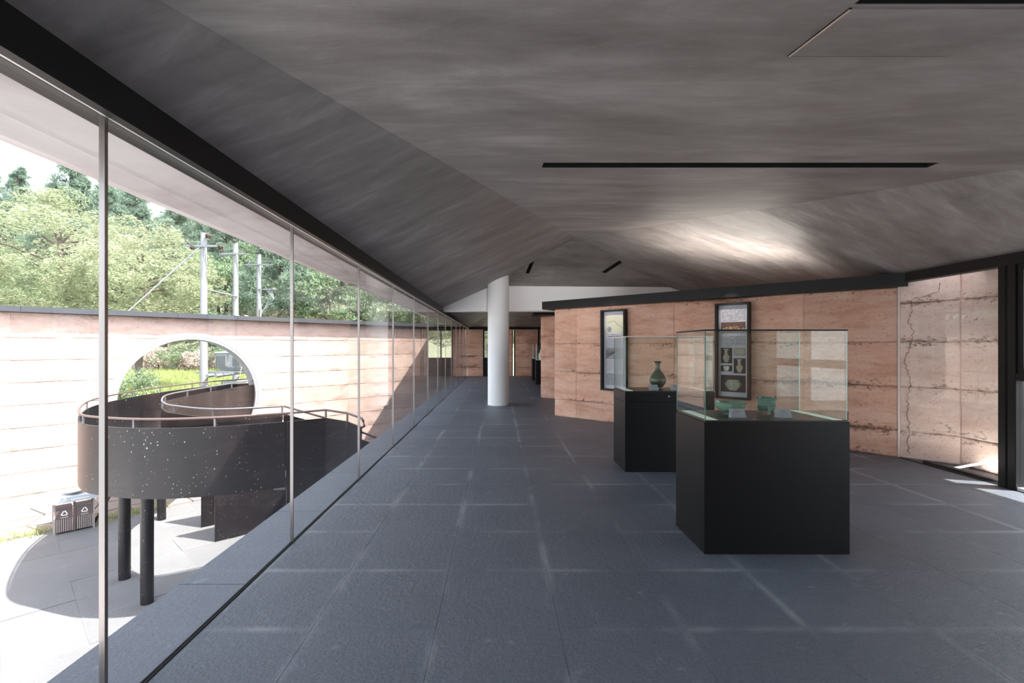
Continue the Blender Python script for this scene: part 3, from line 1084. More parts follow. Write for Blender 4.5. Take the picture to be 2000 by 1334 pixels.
VASE = [(0.16, 0), (0.20, 0.10), (0.34, 0.35), (0.40, 0.55), (0.34, 0.70), (0.16, 0.82), (0.13, 1.10), (0.16, 1.28), (0.30, 1.40), (0.32, 1.44)]
def fill1(r, ys):
    flat(r, ys, -0.175, 0.175, 1.05, 1.36, 'printed_map', 'photo_yellow')
    m = MB()
    m.tube([(-0.13, ys - 0.002, 1.24), (-0.05, ys - 0.002, 1.27), (0.02, ys - 0.002, 1.26), (0.06, ys - 0.002, 1.20), (0.13, ys - 0.002, 1.17), (0.17, ys - 0.002, 1.13)], 0.004, 5)
    m.build('map_line', 'photo_blue', r)
    n = 14
    m = MB()
    ring = [(-0.10 + 0.045 * math.cos(2 * math.pi * q / n), 1.12 + 0.05 * math.sin(2 * math.pi * q / n)) for q in range(n)]
    m.poly3([(x, ys - 0.0022, z) for x, z in ring], (0, 0.001, 0))
    m.build('map_lake', 'photo_blue', r)
    text_rows(r, ys, -0.09, 0.08, 1.035, 1.010, 1, 'ink', 1.0, seed=4, hh=0.014)
    text_rows(r, ys, -0.15, 0.16, 1.005, 0.975, 1, 'ink', 0.97, 'printed_title', seed=5, hh=0.018)
    text_rows(r, ys, -0.175, 0.175, 0.955, 0.80, 9, 'ink_grey', 0.92, seed=6)
    flat(r, ys, -0.175, 0.175, 0.575, 0.785, 'printed_photo', 'photo_grey')
    m = MB()
    for i in range(5):
        m.tube([(-0.17, ys - 0.002, 0.60 + i * 0.03), (0.0 + 0.02 * i, ys - 0.002, 0.69 + i * 0.02), (0.05, ys - 0.002, 0.76)], 0.005, 4)
    m.build('printed_photo_lines', 'photo_dark', r)
    text_rows(r, ys, -0.175, 0.175, 0.555, 0.35, 12, 'ink_grey', 0.92, seed=7)
    flat(r, ys, -0.175, 0.175, 0.10, 0.315, 'printed_photo', 'photo_grey')
def fill2(r, ys):
    text_rows(r, ys, -0.165, 0.175, 1.385, 1.19, 9, 'ink', 0.72, seed=14)
    flat(r, ys, -0.175, 0.175, 1.01, 1.18, 'printed_photo', 'photo_brown')
    m = MB()
    rr = random.Random(8)
    for i in range(90):
        x = rr.uniform(-0.17, 0.17)
        z = 1.045 + rr.uniform(0, 0.075) * (1 - abs(x) * 3)
        m.box(x - 0.007, x + 0.007, ys - 0.0022, ys - 0.0013, z - 0.004, z + 0.004)
    m.build('printed_photo_detail', 'photo_gold', r)
    text_rows(r, ys, -0.175, 0.175, 0.965, 0.80, 9, 'ink', 0.8, seed=15)
    flat(r, ys, -0.178, -0.012, 0.545, 0.785, 'printed_photo', 'photo_dark')
    silhouette(r, ys, VASE, -0.095, 0.56, 0.145, 'pot_print', 'printed_vase')
    flat(r, ys, 0.008, 0.178, 0.665, 0.785, 'printed_photo', 'photo_grey')
    n = 18
    m = MB()
    m.poly3([(0.093 + 0.068 * math.cos(2 * math.pi * q / n), ys - 0.0022, 0.726 + 0.043 * math.sin(2 * math.pi * q / n)) for q in range(n)], (0, 0.001, 0))
    m.build('printed_dish', 'pot_cream', r)
    flat(r, ys, 0.008, 0.178, 0.395, 0.625, 'printed_photo', 'photo_dark')
    silhouette(r, ys, VASE, 0.093, 0.41, 0.14, 'pot_cream', 'printed_vase')
    flat(r, ys, -0.178, -0.012, 0.42, 0.515, 'printed_photo', 'photo_dark')
    silhouette(r, ys, [(0.3, 0), (0.5, 0.15), (0.62, 0.5), (0.66, 0.9), (0.7, 0.95)], -0.095, 0.43, 0.075, 'pot_white', 'printed_bowl')
    flat(r, ys, -0.178, 0.178, 0.105, 0.365, 'printed_photo', 'photo_dark')
    silhouette(r, ys, [(0.35, 0), (0.5, 0.1), (0.85, 0.5), (0.95, 0.75), (0.8, 1.0), (0.65, 1.05), (0.72, 1.22)], 0.0, 0.13, 0.135, 'pot_print', 'printed_jar')
    text_rows(r, ys, 0.02, 0.17, 0.64, 0.63, 1, 'ink_grey', 0.9, seed=21)
    text_rows(r, ys, -0.17, 0.0, 0.40, 0.39, 1, 'ink_grey', 0.9, seed=22)
poster('wall_panel_frame', 1.01, 'tall black display frame farther along the wall, with a pale yellow map at its top', fill1)
poster('wall_panel_frame', 2.50, 'tall black display frame above the front case, with printed photos of vases and a jar', fill2)

# ------------------------------------------------------------------ display cases
def display_case(X, Y, W, D, label, drawer):
    r = empty('display_case', (X, Y, 0), label=label, cat='display case', group='glass display cases on black pedestals')
    H = 0.9035
    if drawer:
        MB().box(0, W, 0, D, 0, H - 0.125, 0.003).build('pedestal', 'black_lacquer', r)
        dr = MB().box(0, W, 0.0, D, H - 0.122, H - 0.012, 0.003).build('drawer', 'black_lacquer', r)
        MB().lathe([(0.012, 0), (0.012, 0.006), (0.007, 0.010), (0.004, 0.012)], n=16).build('lock', 'steel', dr, loc=(W * 0.49, 0, H - 0.06))
        dr.children[0].rotation_euler = (math.pi / 2, 0, 0)
    else:
        MB().box(0, W, 0, D, 0, H - 0.012, 0.003).build('pedestal', 'black_lacquer', r)
    MB().box(0.010, W - 0.010, 0.006, D - 0.010, H - 0.012, H - 0.001).build('display_top', 'black_lacquer_top', r)
    t = 0.008
    g0, g1 = 0.006, 0.014
    zt = 1.508
    MB().box(g0, W - g1, 0.004, 0.004 + t, H, zt).build('glass_front', 'case_glass', r)
    MB().box(g0, W - g1, D - 0.012, D - 0.012 + t, H, zt).build('glass_back', 'case_glass', r)
    MB().box(g0, g0 + t, 0.0125, D - 0.0125, H, zt).build('glass_side', 'case_glass', r)
    MB().box(W - g1 - t, W - g1, 0.0125, D - 0.0125, H, zt).build('glass_side', 'case_glass', r)
    MB().box(g0, W - g1, 0.004, D - 0.004, zt + 0.0005, zt + 0.0085).build('glass_top', 'case_glass', r)
    # green glass edges
    for (x, y) in ((g0, 0.004), (W - g1 - 0.005, 0.004), (g0, D - 0.009), (W - g1 - 0.005, D - 0.009)):
        MB().box(x - 0.001, x + 0.004, y - 0.001, y + 0.004, H + 0.001, zt).build('glass_edge', 'glass_edge_pale' if x > 0.5 else 'glass_edge', r)
    gk = MB()
    gk.box(g0, W - g1, 0.001, 0.0035, zt - 0.002, zt + 0.008)
    gk.box(g0 - 0.003, g0 - 0.0005, 0.002, D - 0.004, zt - 0.002, zt + 0.008)
    gk.build('top_gasket', 'black_frame' if not drawer else 'rail_white', r)
    for x in (0.035, W - 0.100):
        MB().box(x, x + 0.062, 0.02, D - 0.03, H - 0.001, H + 0.002).build('light_strip', 'led_strip', r)
    MB().box(W - g1 + 0.0005, W - g1 + 0.0035, 0.001, 0.014, H, H + 0.06).build('corner_clip', 'black_frame', r)
    return r
CX, CY = 1.3826, 3.172
display_case(CX, CY, 0.980, 0.515, 'nearer glass display case on wide black pedestal, holding green bowl and footed censer', False)
DX, DY = 1.406, 5.257
display_case(DX, DY, 0.998, 0.530, 'farther glass display case on a black pedestal with locked drawer, holding the olive vase', True)
ZT = 0.9027

# two slim far cases beside the rear wall
def slim_case(x, y, label, w=0.5):
    r = empty('display_case', (x, y, 0), label=label, cat='display case', group='slim cases at the far end of the gallery')
    MB().box(0, w, 0, 0.5, 0, 0.90, 0.004).build('pedestal', 'black_lacquer', r)
    for nm, (a, b, c, d) in (('glass_front', (0.012, w - 0.012, 0.008, 0.016)), ('glass_back', (0.012, w - 0.012, 0.484, 0.492)),
                             ('glass_side', (0.004, 0.012, 0.008, 0.492)), ('glass_side', (w - 0.012, w - 0.004, 0.008, 0.492))):
        MB().box(a, b, c, d, 0.90, 1.51).build(nm, 'case_glass', r)
    MB().box(0.003, 0.03, 0.003, 0.012, 0.90, 1.51).build('glass_edge', 'print_white', r)
    MB().box(0.004, w - 0.004, 0.006, 0.494, 1.5105, 1.52).build('glass_top', 'case_glass', r)
    MB().box(0.02, w - 0.02, 0.02, 0.48, 0.9005, 0.906).build('light_strip', 'led_strip', r)
    return r
slim_case(1.38, 19.55, 'slim black display case farthest back, beside the edge of the rear rammed wall')
slim_case(1.36, 17.4, 'slim black display case with a white vase, just in front of the farthest one')
m = MB().lathe([(0.05, 0), (0.07, 0.03), (0.095, 0.14), (0.08, 0.24), (0.035, 0.30), (0.04, 0.36), (0.055, 0.38)], n=24)
tag(m.build('vase', 'print_white', smooth=True, auto=50, loc=(1.56, 17.62, 0.9065)), 'small white vase inside the slim far display case', 'vase')

# ------------------------------------------------------------------ ceramics
def smooth_prof(p, per=5):
    return [(max(0.0, q.x), q.y) for q in [Vector((a.x, a.y)) for a in spline([(x, z, 0) for x, z in p], per)]]
# pear shaped vase
r = empty('vase', (DX + 0.49, DY + 0.375, ZT), label='olive green pear-shaped vase with flared lip in the farther case', cat='vase')
po = [(0.048, 0), (0.050, 0.010), (0.055, 0.018), (0.083, 0.055), (0.094, 0.092), (0.088, 0.130), (0.062, 0.175), (0.036, 0.212), (0.026, 0.240), (0.024, 0.272), (0.030, 0.300), (0.046, 0.322)]
pi_ = [(0.042, 0.321), (0.026, 0.299), (0.019, 0.27), (0.018, 0.25)]
MB().lathe(smooth_prof(po) + pi_, n=48).build('body', 'celadon_olive', r, smooth=True, auto=60)
MB().lathe([(0.044, -0.0), (0.050, 0.0), (0.051, 0.012), (0.046, 0.013)], n=40).build('foot_ring', 'tray', r, smooth=True, auto=40)
# bowl
r = empty('bowl', (1.705, 3.475, ZT), label='wide pale green celadon bowl on the left of the front case', cat='bowl')
po = [(0.040, 0.0), (0.042, 0.010), (0.055, 0.015), (0.085, 0.036), (0.103, 0.062), (0.110, 0.086), (0.113, 0.090)]
pi_ = [(0.109, 0.090), (0.100, 0.064), (0.080, 0.038), (0.045, 0.022), (0.004, 0.018)]
MB().lathe(smooth_prof(po) + smooth_prof(pi_), n=56, sy=0.9).build('body', 'celadon', r, smooth=True, auto=60)
MB().lathe([(0.036, 0.0), (0.041, 0.0), (0.043, 0.011), (0.038, 0.012)], n=40, sy=0.9).build('foot_ring', 'celadon', r, smooth=True, auto=40)
# tripod censer
r = empty('censer', (1.988, 3.50, ZT), label='teal celadon tripod censer with ribbed body and small lugs in the front case', cat='censer')
po = [(0.030, 0.022), (0.048, 0.026), (0.056, 0.045), (0.057, 0.060), (0.0595, 0.062), (0.057, 0.066), (0.058, 0.080), (0.0605, 0.082), (0.058, 0.086), (0.059, 0.100), (0.066, 0.104), (0.067, 0.114), (0.063, 0.120)]
pi_ = [(0.057, 0.118), (0.052, 0.10), (0.050, 0.05), (0.004, 0.04)]
MB().lathe(po + pi_, n=48).build('body', 'celadon_teal', r, smooth=True, auto=35)
for k in range(3):
    a = math.radians(-105 + 120 * k)
    x, y = 0.050 * math.cos(a), 0.050 * math.sin(a)
    MB().tube([(x, y, 0.062), (x * 1.12, y * 1.12, 0.040), (x * 1.05, y * 1.05, 0.018), (x * 1.15, y * 1.15, 0.0)], [0.010, 0.012, 0.008, 0.010], 12).build('leg', 'celadon_teal', r, smooth=True, auto=60)
for sgn in (-1, 1):
    MB().tube([(sgn * 0.064, 0, 0.112), (sgn * 0.069, 0, 0.123), (sgn * 0.064, 0, 0.131), (sgn * 0.059, 0, 0.122)], 0.004, 8).build('lug', 'celadon_teal', r, smooth=True, auto=60)
# label cards: leaning acrylic cards on little wedges
def label_card(x, y, w, label, z=ZT):
    r = empty('label_card', (x, y, z), label=label, cat='label card', group='label cards in the display cases')
    h = 0.060
    m = MB()
    m.hexa([(0, 0, 0), (w, 0, 0), (w, 0.004, 0), (0, 0.004, 0), (0.004 - 0.006, 0.034, h), (w - 0.006, 0.034, h), (w - 0.006, 0.038, h), (-0.002, 0.038, h)])
    m.build('card', 'card', r)
    m = MB()
    rr = random.Random(int(x * 100))
    for (x0, x1, f, hh) in ((0.32, 0.68, 0.70, 0.006), (0.38, 0.62, 0.58, 0.006), (0.22, 0.80, 0.36, 0.0025)):
        xx = x0 * w
        while xx < x1 * w:
            ww = rr.uniform(0.004, 0.007)
            yy = 0.034 * f
            zz = h * f
            m.hexa([(xx - 0.006 * f, yy - 0.0014, zz), (xx + ww - 0.006 * f, yy - 0.0014, zz), (xx + ww - 0.006 * f, yy - 0.0004, zz), (xx - 0.006 * f, yy - 0.0004, zz),
                    (xx - 0.006 * f, yy + hh * 0.5 - 0.0014, zz + hh), (xx + ww - 0.006 * f, yy + hh * 0.5 - 0.0014, zz + hh), (xx + ww - 0.006 * f, yy + hh * 0.5 - 0.0004, zz + hh), (xx - 0.006 * f, yy + hh * 0.5 - 0.0004, zz + hh)])
            xx += ww + 0.0015
    m.build('printed_text', 'ink_grey', r)
    MB().add([(0.004, 0.004, 0), (w - 0.004, 0.004, 0), (w - 0.004, 0.05, 0), (0.004, 0.05, 0), (0.002, 0.034, h * 0.9), (w - 0.008, 0.034, h * 0.9)],
             [(0, 3, 2, 1), (0, 1, 5, 4), (2, 3, 4, 5), (0, 4, 3), (1, 2, 5)]).build('stand', 'card', r)
    return r
label_card(1.620, 3.285, 0.108, 'small grey label card leaning in front of the pale green bowl')
label_card(1.945, 3.285, 0.105, 'small grey label card leaning beside the teal tripod censer')
label_card(DX + 0.305, DY + 0.10, 0.105, 'small grey label card to the left of the olive vase')
label_card(DX + 0.55, DY + 0.10, 0.105, 'small grey label card at the right foot of the olive vase')

# ------------------------------------------------------------------ COURTYARD
ZG = -3.0
uw = Vector((0.6845, 0.729, 0))
nw = Vector((0.729, -0.6845, 0))
W0 = Vector((-12.1, 11.4, 0))
wc = empty('wall_courtyard', (-12.1, 11.4, 0), kind='structure')
zc = [-3.1, -2.86, -2.30, -1.74, -1.18, -0.62, -0.06, 0.50, 1.06, 1.62, 2.25]
gate_s, gate_z, gate_r = 2.76 * 1.461, -0.18, 1.88
seams_c = [0.0, 2.0 + 2.2, 8.6, 12.2]
pieces = []
cutm = MB().tube([tuple(uw * gate_s + nw * 1.0 + Vector((0, 0, gate_z))), tuple(uw * gate_s - nw * 1.5 + Vector((0, 0, gate_z)))], gate_r, 72)
cutter = cutm.build('cutter', 'concrete', wc)
segs = [-9.5, -4.5, 0.2, 4.6, 9.2, 12.4, 15.35]
for a in range(len(zc) - 1):
    for b in range(len(segs) - 1):
        zs0, zs1 = zc[a], zc[a + 1]
        o = course(wc, Vector((0, 0, 0)), uw, nw, segs[b], segs[b + 1], zs0, zs1, 0.5, 'earth_yard', 60 + a * 2.7 + b, 0.11, 0.016)
        if segs[b] < gate_s + 2 and segs[b + 1] > gate_s - 2 and zs1 > gate_z - gate_r and zs0 < gate_z + gate_r:
            boolean(o, cutter)
bpy.data.objects.remove(cutter)
# concrete ring lining the round gate
def ring_mesh(r0, r1, d0, d1, n=72):
    m = MB()
    vs, fs = [], []
    for k in range(n):
        th = 2 * math.pi * k / n
        for (r, d) in ((r0, d0), (r1, d0), (r1, d1), (r0, d1)):
            p = uw * (gate_s + r * math.cos(th)) + nw * d + Vector((0, 0, gate_z + r * math.sin(th)))
            vs.append(tuple(p))
    for k in range(n):
        k2 = (k + 1) % n
        for q in range(4):
            q2 = (q + 1) % 4
            fs.append((k * 4 + q, k2 * 4 + q, k2 * 4 + q2, k * 4 + q2))
    m.add(vs, fs)
    return m
ring_mesh(1.80, 1.875, 0.03, -0.53).build('gate_ring', 'concrete', wc, smooth=True, auto=40)
ring_mesh(1.876, 2.00, 0.035, 0.0).build('gate_rim', 'concrete', wc, smooth=True, auto=40)
# coping stones
s = -9.36
rr = random.Random(11)
while s < 15.2:
    e = min(s + 1.62, 15.35)
    c0, c1 = uw * (s + 0.003), uw * (e - 0.003)
    pts = []
    for z in (2.252, 2.39):
        for q in (c0 + nw * 0.26, c1 + nw * 0.26, c1 - nw * 0.6, c0 - nw * 0.6):
            pts.append((q.x, q.y, z + 0.0))
    MB().hexa(pts).build('coping_stone', 'coping', wc)
    s = e

# yard ground
gy = MB().prism([(-24, -6), (-1.85, -6), (-1.85, 22.3), (-3, 21.6), (-23, 0.0)], -3.3, -3.03).build('ground_courtyard', 'yard_screed')
tag(gy, kind='structure')
slab = 0.9
sm_ = []
for i in range(2):
    me_, _, _, _ = tile_mesh(slab, slab, 'paving_slab')
    me_.materials[0] = MATS['paving']
    sm_.append(me_)
ang = math.atan2(uw.y, uw.x)
for i in range(-8, 18):
    for j in range(0, 14):
        p = W0 + uw * (i * slab) + nw * (1.15 + (j + 1) * slab)
        cen = p + uw * 0.45 - nw * 0.45
        if cen.x > -2.5 or cen.y < 5.2 or cen.x < -1.2 * cen.y - 0.6 or cen.y > 19:
            continue
        o = bpy.data.objects.new('paving_slab', sm_[0])
        COL.objects.link(o)
        o.parent = gy
        o.location = (p.x, p.y, ZG + random.uniform(-0.006, 0.006))
        o.rotation_euler = (0, 0, ang)
# crazy-paved bank at the foot of the wall
rr = random.Random(21)
rows_b = 3
nx = 26
gridp = {}
for i in range(nx + 1):
    for j in range(rows_b + 1):
        s = -4.0 + i * 0.62 + (rr.uniform(-0.18, 0.18)) + (0.3 if j % 2 else 0)
        t = j / rows_b + (rr.uniform(-0.09, 0.09) if 0 < j < rows_b else 0)
        gridp[i, j] = (s, t)
for i in range(nx):
    for j in range(rows_b):
        q = [gridp[i, j], gridp[i + 1, j], gridp[i + 1, j + 1], gridp[i, j + 1]]
        cs_, ct_ = sum(a for a, b in q) / 4, sum(b for a, b in q) / 4
        pts = []
        for sft in (-0.10, 0.0):
            for a, b in q:
                a2 = cs_ + (a - cs_) * 0.94
                b2 = ct_ + (b - ct_) * 0.92
                P = W0 + uw * a2 + nw * (0.02 + b2 * 1.10)
                pts.append((P.x, P.y, -2.62 - 0.36 * b2 + sft))
        MB().hexa(pts).build('flagstone', 'flagstone', gy)
pts = []
for sft in (-0.5, -0.05):
    for a, b in ((-5, 0), (14, 0), (14, 1), (-5, 1)):
        P = W0 + uw * a + nw * (0.0 + b * 1.12)
        pts.append((P.x, P.y, -2.62 - 0.36 * b + sft))
MB().hexa(pts).build('bank', 'soil_yard', gy)

# ------------------------------------------------------------------ spiral ramp with parapets
rp = empty('curved_ramp', (-6.0, 9.0, ZG), label='dark steel curved ramp on round posts passing through the round gate', cat='ramp')
RC = Vector((-6.0, 9.0, ZG))
outer = [(-7.7, 17.6), (-8.56, 16.5), (-9.2, 15.4), (-9.38, 14.2), (-9.28, 12.25), (-8.80, 10.4), (-8.05, 9.1), (-6.94, 7.82), (-6.1, 7.42), (-5.26, 7.30), (-4.4, 7.5), (-3.6, 7.92)]
inner = [(-7.6, 18.0), (-8.1, 16.8), (-8.2, 15.6), (-8.16, 14.2), (-8.02, 12.6), (-7.78, 11.1), (-7.16, 10.0), (-6.5, 9.2), (-6.06, 8.88), (-5.35, 8.52), (-4.8, 8.50), (-4.1, 8.9)]
osp = spline([(x, y, 0) for x, y in outer], 8)
isp = spline([(x, y, 0) for x, y in inner], 8)
def offset_sheet(path, z0, z1, th):
    """upright plate of thickness th following path (z0,z1 may be functions of index)"""
    n = len(path)
    vs, fs = [], []
    for i, p in enumerate(path):
        t = (path[min(i + 1, n - 1)] - path[max(i - 1, 0)]).normalized()
        sd = Vector((-t.y, t.x, 0)) * th / 2
        a = z0(i) if callable(z0) else z0
        b = z1(i) if callable(z1) else z1
        for q, z in ((p - sd, a), (p + sd, a), (p + sd, b), (p - sd, b)):
            vs.append((q.x - RC.x, q.y - RC.y, z - RC.z))
    for i in range(n - 1):
        for k_ in range(4):
            k2 = (k_ + 1) % 4
            fs.append((i * 4 + k_, (i + 1) * 4 + k_, (i + 1) * 4 + k2, i * 4 + k2))
    fs.append((0, 1, 2, 3))
    fs.append(((n - 1) * 4 + 3, (n - 1) * 4 + 2, (n - 1) * 4 + 1, (n - 1) * 4))
    return MB().add(vs, fs)
ZP0, ZP1, ZR = -0.96, 0.135, 0.275
offset_sheet(osp, ZP0, ZP1, 0.03).build('outer_parapet', 'ramp_steel', rp, smooth=True, auto=50)
osp2 = [Vector((-3.585, 7.93, 0)), Vector((-3.08, 8.37, 0)), Vector((-2.57, 7.97, 0)), Vector((-2.17, 7.41, 0))]
offset_sheet(osp2, -1.30, ZP1, 0.03).build('landing_parapet', 'ramp_steel', rp)
offset_sheet(isp, ZP0, ZP1, 0.03).build('inner_parapet', 'ramp_steel', rp, smooth=True, auto=50)
isp2 = [Vector((-4.08, 8.91, 0)), Vector((-3.4, 9.15, 0)), Vector((-2.3, 9.4, 0))]
zz = [0.135, -0.12, -0.62]
offset_sheet(isp2, lambda i: zz[i] - 1.1, lambda i: zz[i], 0.03).build('stair_parapet', 'ramp_steel', rp)
# deck
m = MB()
vs, fs = [], []
n = len(osp)
for i in range(n):
    for q, z in ((osp[i], -0.93), (isp[i], -0.93), (isp[i], -0.86), (osp[i], -0.86)):
        vs.append((q.x - RC.x, q.y - RC.y, z - RC.z))
for i in range(n - 1):
    for k_ in range(4):
        k2 = (k_ + 1) % 4
        fs.append((i * 4 + k_, i * 4 + k2, (i + 1) * 4 + k2, (i + 1) * 4 + k_))
m.add(vs, fs).build('deck', 'deck', rp)
m = MB()
for k_ in range(9):
    x = -3.9 + 0.2 * k_
    m.box(x - RC.x, x + 0.2 - RC.x, 8.15 - RC.y + 0.02 * k_, 9.0 - RC.y + 0.05 * k_, -0.95 - 0.13 * (k_ + 1) - RC.z, -0.86 - 0.13 * k_ - RC.z)
m.build('steps', 'deck', rp)
# posts
for (x, y) in ((-6.04, 8.08), (-7.11, 8.94), (-8.6, 12.0)):
    MB().tube([(x - RC.x, y - RC.y, 0.0), (x - RC.x, y - RC.y, ZP0 - RC.z + 0.03)], 0.097, 32).build('post', 'ramp_steel', rp, smooth=True, auto=40)
# support plates
def plate(a, b, z0, z1, name='support_plate'):
    offset_sheet([Vector((*a, 0)), Vector((*b, 0))], z0, z1, 0.04).build(name, 'ramp_steel', rp)
plate((-6.40, 10.6), (-4.3, 12.6), ZG, ZP0)
plate((-7.26, 11.47), (-6.6, 12.0), ZG, ZP0)
# rails
def rail(path, zf, mat, name, end=None):
    pts = [(p.x - RC.x, p.y - RC.y, (zf(i) if callable(zf) else zf) - RC.z) for i, p in enumerate(path)]
    if end:
        pts += [(x - RC.x, y - RC.y, z - RC.z) for x, y, z in end]
    MB().tube(pts, 0.019, 8).build(name, mat, rp, smooth=True)
rail(osp + osp2[1:], ZR, 'rail_brown', 'handrail', [(-2.10, 7.28, 0.25), (-2.08, 7.26, 0.17), (-2.14, 7.36, 0.14)])
rail(isp, ZR, 'rail_grey', 'handrail')
rail(isp2, lambda i: zz[i] + 0.14, 'rail_brown', 'handrail')
def balusters(path, step, mat, z0=ZP1):
    acc = 0
    for i in range(1, len(path)):
        acc += (path[i] - path[i - 1]).length
        if acc >= step:
            acc = 0
            p = path[i]
            MB().box(p.x - RC.x - 0.012, p.x - RC.x + 0.012, p.y - RC.y - 0.012, p.y - RC.y + 0.012, z0 - 0.12 - RC.z, ZR - RC.z).build('baluster', mat, rp)
balusters(osp, 1.15, 'rail_grey')
balusters(isp, 1.15, 'rail_grey')
for p in osp2[1:3]:
    MB().box(p.x - RC.x - 0.014, p.x - RC.x + 0.014, p.y - RC.y - 0.014, p.y - RC.y + 0.014, 0.0 - RC.z, ZR - RC.z).build('baluster', 'rail_brown', rp)

# ------------------------------------------------------------------ recycling bin
bx = empty('recycling_bin', (-10.36, 10.94, ZG), ang, label='brown slatted double recycling bin with grey canopy by the foot of the courtyard wall', cat='bin')
BW, BD, BH = 0.74, 0.34, 0.90
for x in (0, BW - 0.035):
    for y in (0, BD - 0.035):
        MB().box(x, x + 0.035, y, y + 0.035, 0, 0.78, 0.003).build('post', 'bin_post', bx)
MB().box(BW / 2 - 0.022, BW / 2 + 0.022, 0.0, 0.04, 0.03, 0.78).build('post', 'bin_brown', bx)
m = MB()
m.hexa([(-0.06, -0.10, 0.74), (BW + 0.06, -0.10, 0.74), (BW + 0.06, BD + 0.06, 0.84), (-0.06, BD + 0.06, 0.84), (-0.06, -0.10, 0.86), (BW + 0.06, -0.10, 0.86), (BW + 0.06, BD + 0.06, 0.87), (-0.06, BD + 0.06, 0.87)])
cn_ = m.build('canopy', 'bin_roof', bx)
m = MB()
rr = random.Random(2)
x = 0.30
while x < 0.62:
    m.box(x, x + 0.022, -0.104, -0.1005, 0.785, 0.812)
    x += 0.033
for q in range(12):
    a0, a1 = 2 * math.pi * q / 12, 2 * math.pi * (q + 1) / 12
    m.hexa([(0.2 + 0.022 * math.cos(a), -0.104, 0.80 + 0.022 * math.sin(a)) if w_ == 0 else (0.2 + 0.034 * math.cos(a), -0.104, 0.80 + 0.034 * math.sin(a)) for (w_, a) in ((0, a0), (1, a0), (1, a1), (0, a1))] +
           [(0.2 + 0.022 * math.cos(a), -0.1005, 0.80 + 0.022 * math.sin(a)) if w_ == 0 else (0.2 + 0.034 * math.cos(a), -0.1005, 0.80 + 0.034 * math.sin(a)) for (w_, a) in ((0, a0), (1, a0), (1, a1), (0, a1))])
m.build('printed_text', 'print_white', cn_)
for k_ in range(2):
    x0 = 0.045 + k_ * (BW / 2 - 0.01)
    x1 = x0 + BW / 2 - 0.075
    MB().box(x0, x1, 0.012, BD - 0.03, 0.04, 0.62, 0.004).build('bin_box', 'bin_brown', bx)
    MB().box(x0, x1, -0.006, 0.010, 0.58, 0.64).build('lid_rail', 'rail_grey', bx)
    MB().box(x0, x1, -0.004, 0.0115, 0.36, 0.575).build('front_panel', 'bin_brown', bx)
    for q in range(8):
        xs_ = x0 + 0.012 + q * (x1 - x0 - 0.03) / 7
        MB().box(xs_, xs_ + 0.016, -0.006, 0.0115, 0.05, 0.355).build('slat', 'bin_post', bx)
    # recycling triangle of three bent arrows
    cx_, cz_ = (x0 + x1) / 2, 0.475
    for q in range(3):
        a = math.radians(90 + 120 * q)
        b_ = math.radians(90 + 120 * (q + 1))
        p0 = Vector((math.cos(a), math.sin(a))) * 0.075
        p1 = Vector((math.cos(b_), math.sin(b_))) * 0.075
        d_ = (p1 - p0)
        s0 = p0 + d_ * 0.14
        s1 = p0 + d_ * 0.72
        nn = Vector((-d_.y, d_.x)).normalized() * 0.010
        hd = p0 + d_ * 0.95
        poly = [s0 - nn, s1 - nn, s1 - nn * 2.0, hd, s1 + nn * 2.0, s1 + nn, s0 + nn]
        MB().poly3([(cx_ + v.x, -0.0065, cz_ + v.y) for v in poly], (0, 0.002, 0)).build('recycling_arrow', 'print_white', bx)
    MB().box(cx_ - 0.07, cx_ + 0.07, -0.0065, -0.0045, 0.378, 0.386).build('printed_line', 'print_white', bx)
at_ = empty('ash_tray', (-10.36 + uw.x * 0.36 + nw.x * 0.0, 10.94 + uw.y * 0.36, ZG + 0.872), label='shallow pale dish resting on top of the recycling bin canopy', cat='dish')
at_.location = at_.location - nw * 0.20
MB().lathe(smooth_prof([(0.06, 0), (0.10, 0.015), (0.17, 0.05), (0.21, 0.075)]) + [(0.20, 0.075), (0.15, 0.05), (0.08, 0.025), (0.004, 0.022)], n=32).build('dish', 'tray', at_, smooth=True, auto=50)

# leaning pole beside the bin
tag(MB().tube([(0, 0, 0), (0.55, 0.75, 1.75)], 0.028, 10).build('leaning_pole', 'rail_brown', smooth=True, loc=(-10.0, 11.62, -2.96)), 'thin brown pole leaning against the courtyard wall behind the recycling bin', 'pole')

# ------------------------------------------------------------------ land beyond the wall
def hill_z(x, y):
    z = -1.05
    z += 0.012 * max(0, y - 20)
    z += 0.55 * max(0, y - 47) if y < 100 else 0.55 * 53
    z += 0.25 * noise.noise(Vector((x * 0.12, y * 0.12, 0)))
    return z
m = MB()
nxh, nyh = 46, 34
vs, fs = [], []
for j in range(nyh + 1):
    for i in range(nxh + 1):
        y = 12.2 + (j / nyh) ** 1.5 * 95
        xr = -1.0
        # left limit follows the back of the courtyard wall
        x = -(30 + y * 1.2) + i / nxh * (30 + y * 1.2 + 24)
        vs.append((x, y, hill_z(x, y)))
for j in range(nyh):
    for i in range(nxh):
        a_, b_ = j * (nxh + 1) + i, j * (nxh + 1) + i + 1
        c_, d_ = b_ + nxh + 1, a_ + nxh + 1
        cx_ = (vs[a_][0] + vs[c_][0]) / 2
        cy_ = (vs[a_][1] + vs[c_][1]) / 2
        # skip the courtyard and the building
        sd_ = (Vector((cx_, cy_, 0)) - W0).dot(nw)
        if sd_ > -0.9 and cy_ < 23.5:
            continue
        if cx_ > -3 and cy_ < 23.8:
            continue
        fs.append((a_, b_, c_, d_))
hs = m.add(vs, fs).build('ground_hillside', 'soil', smooth=True)
tag(hs, kind='structure')

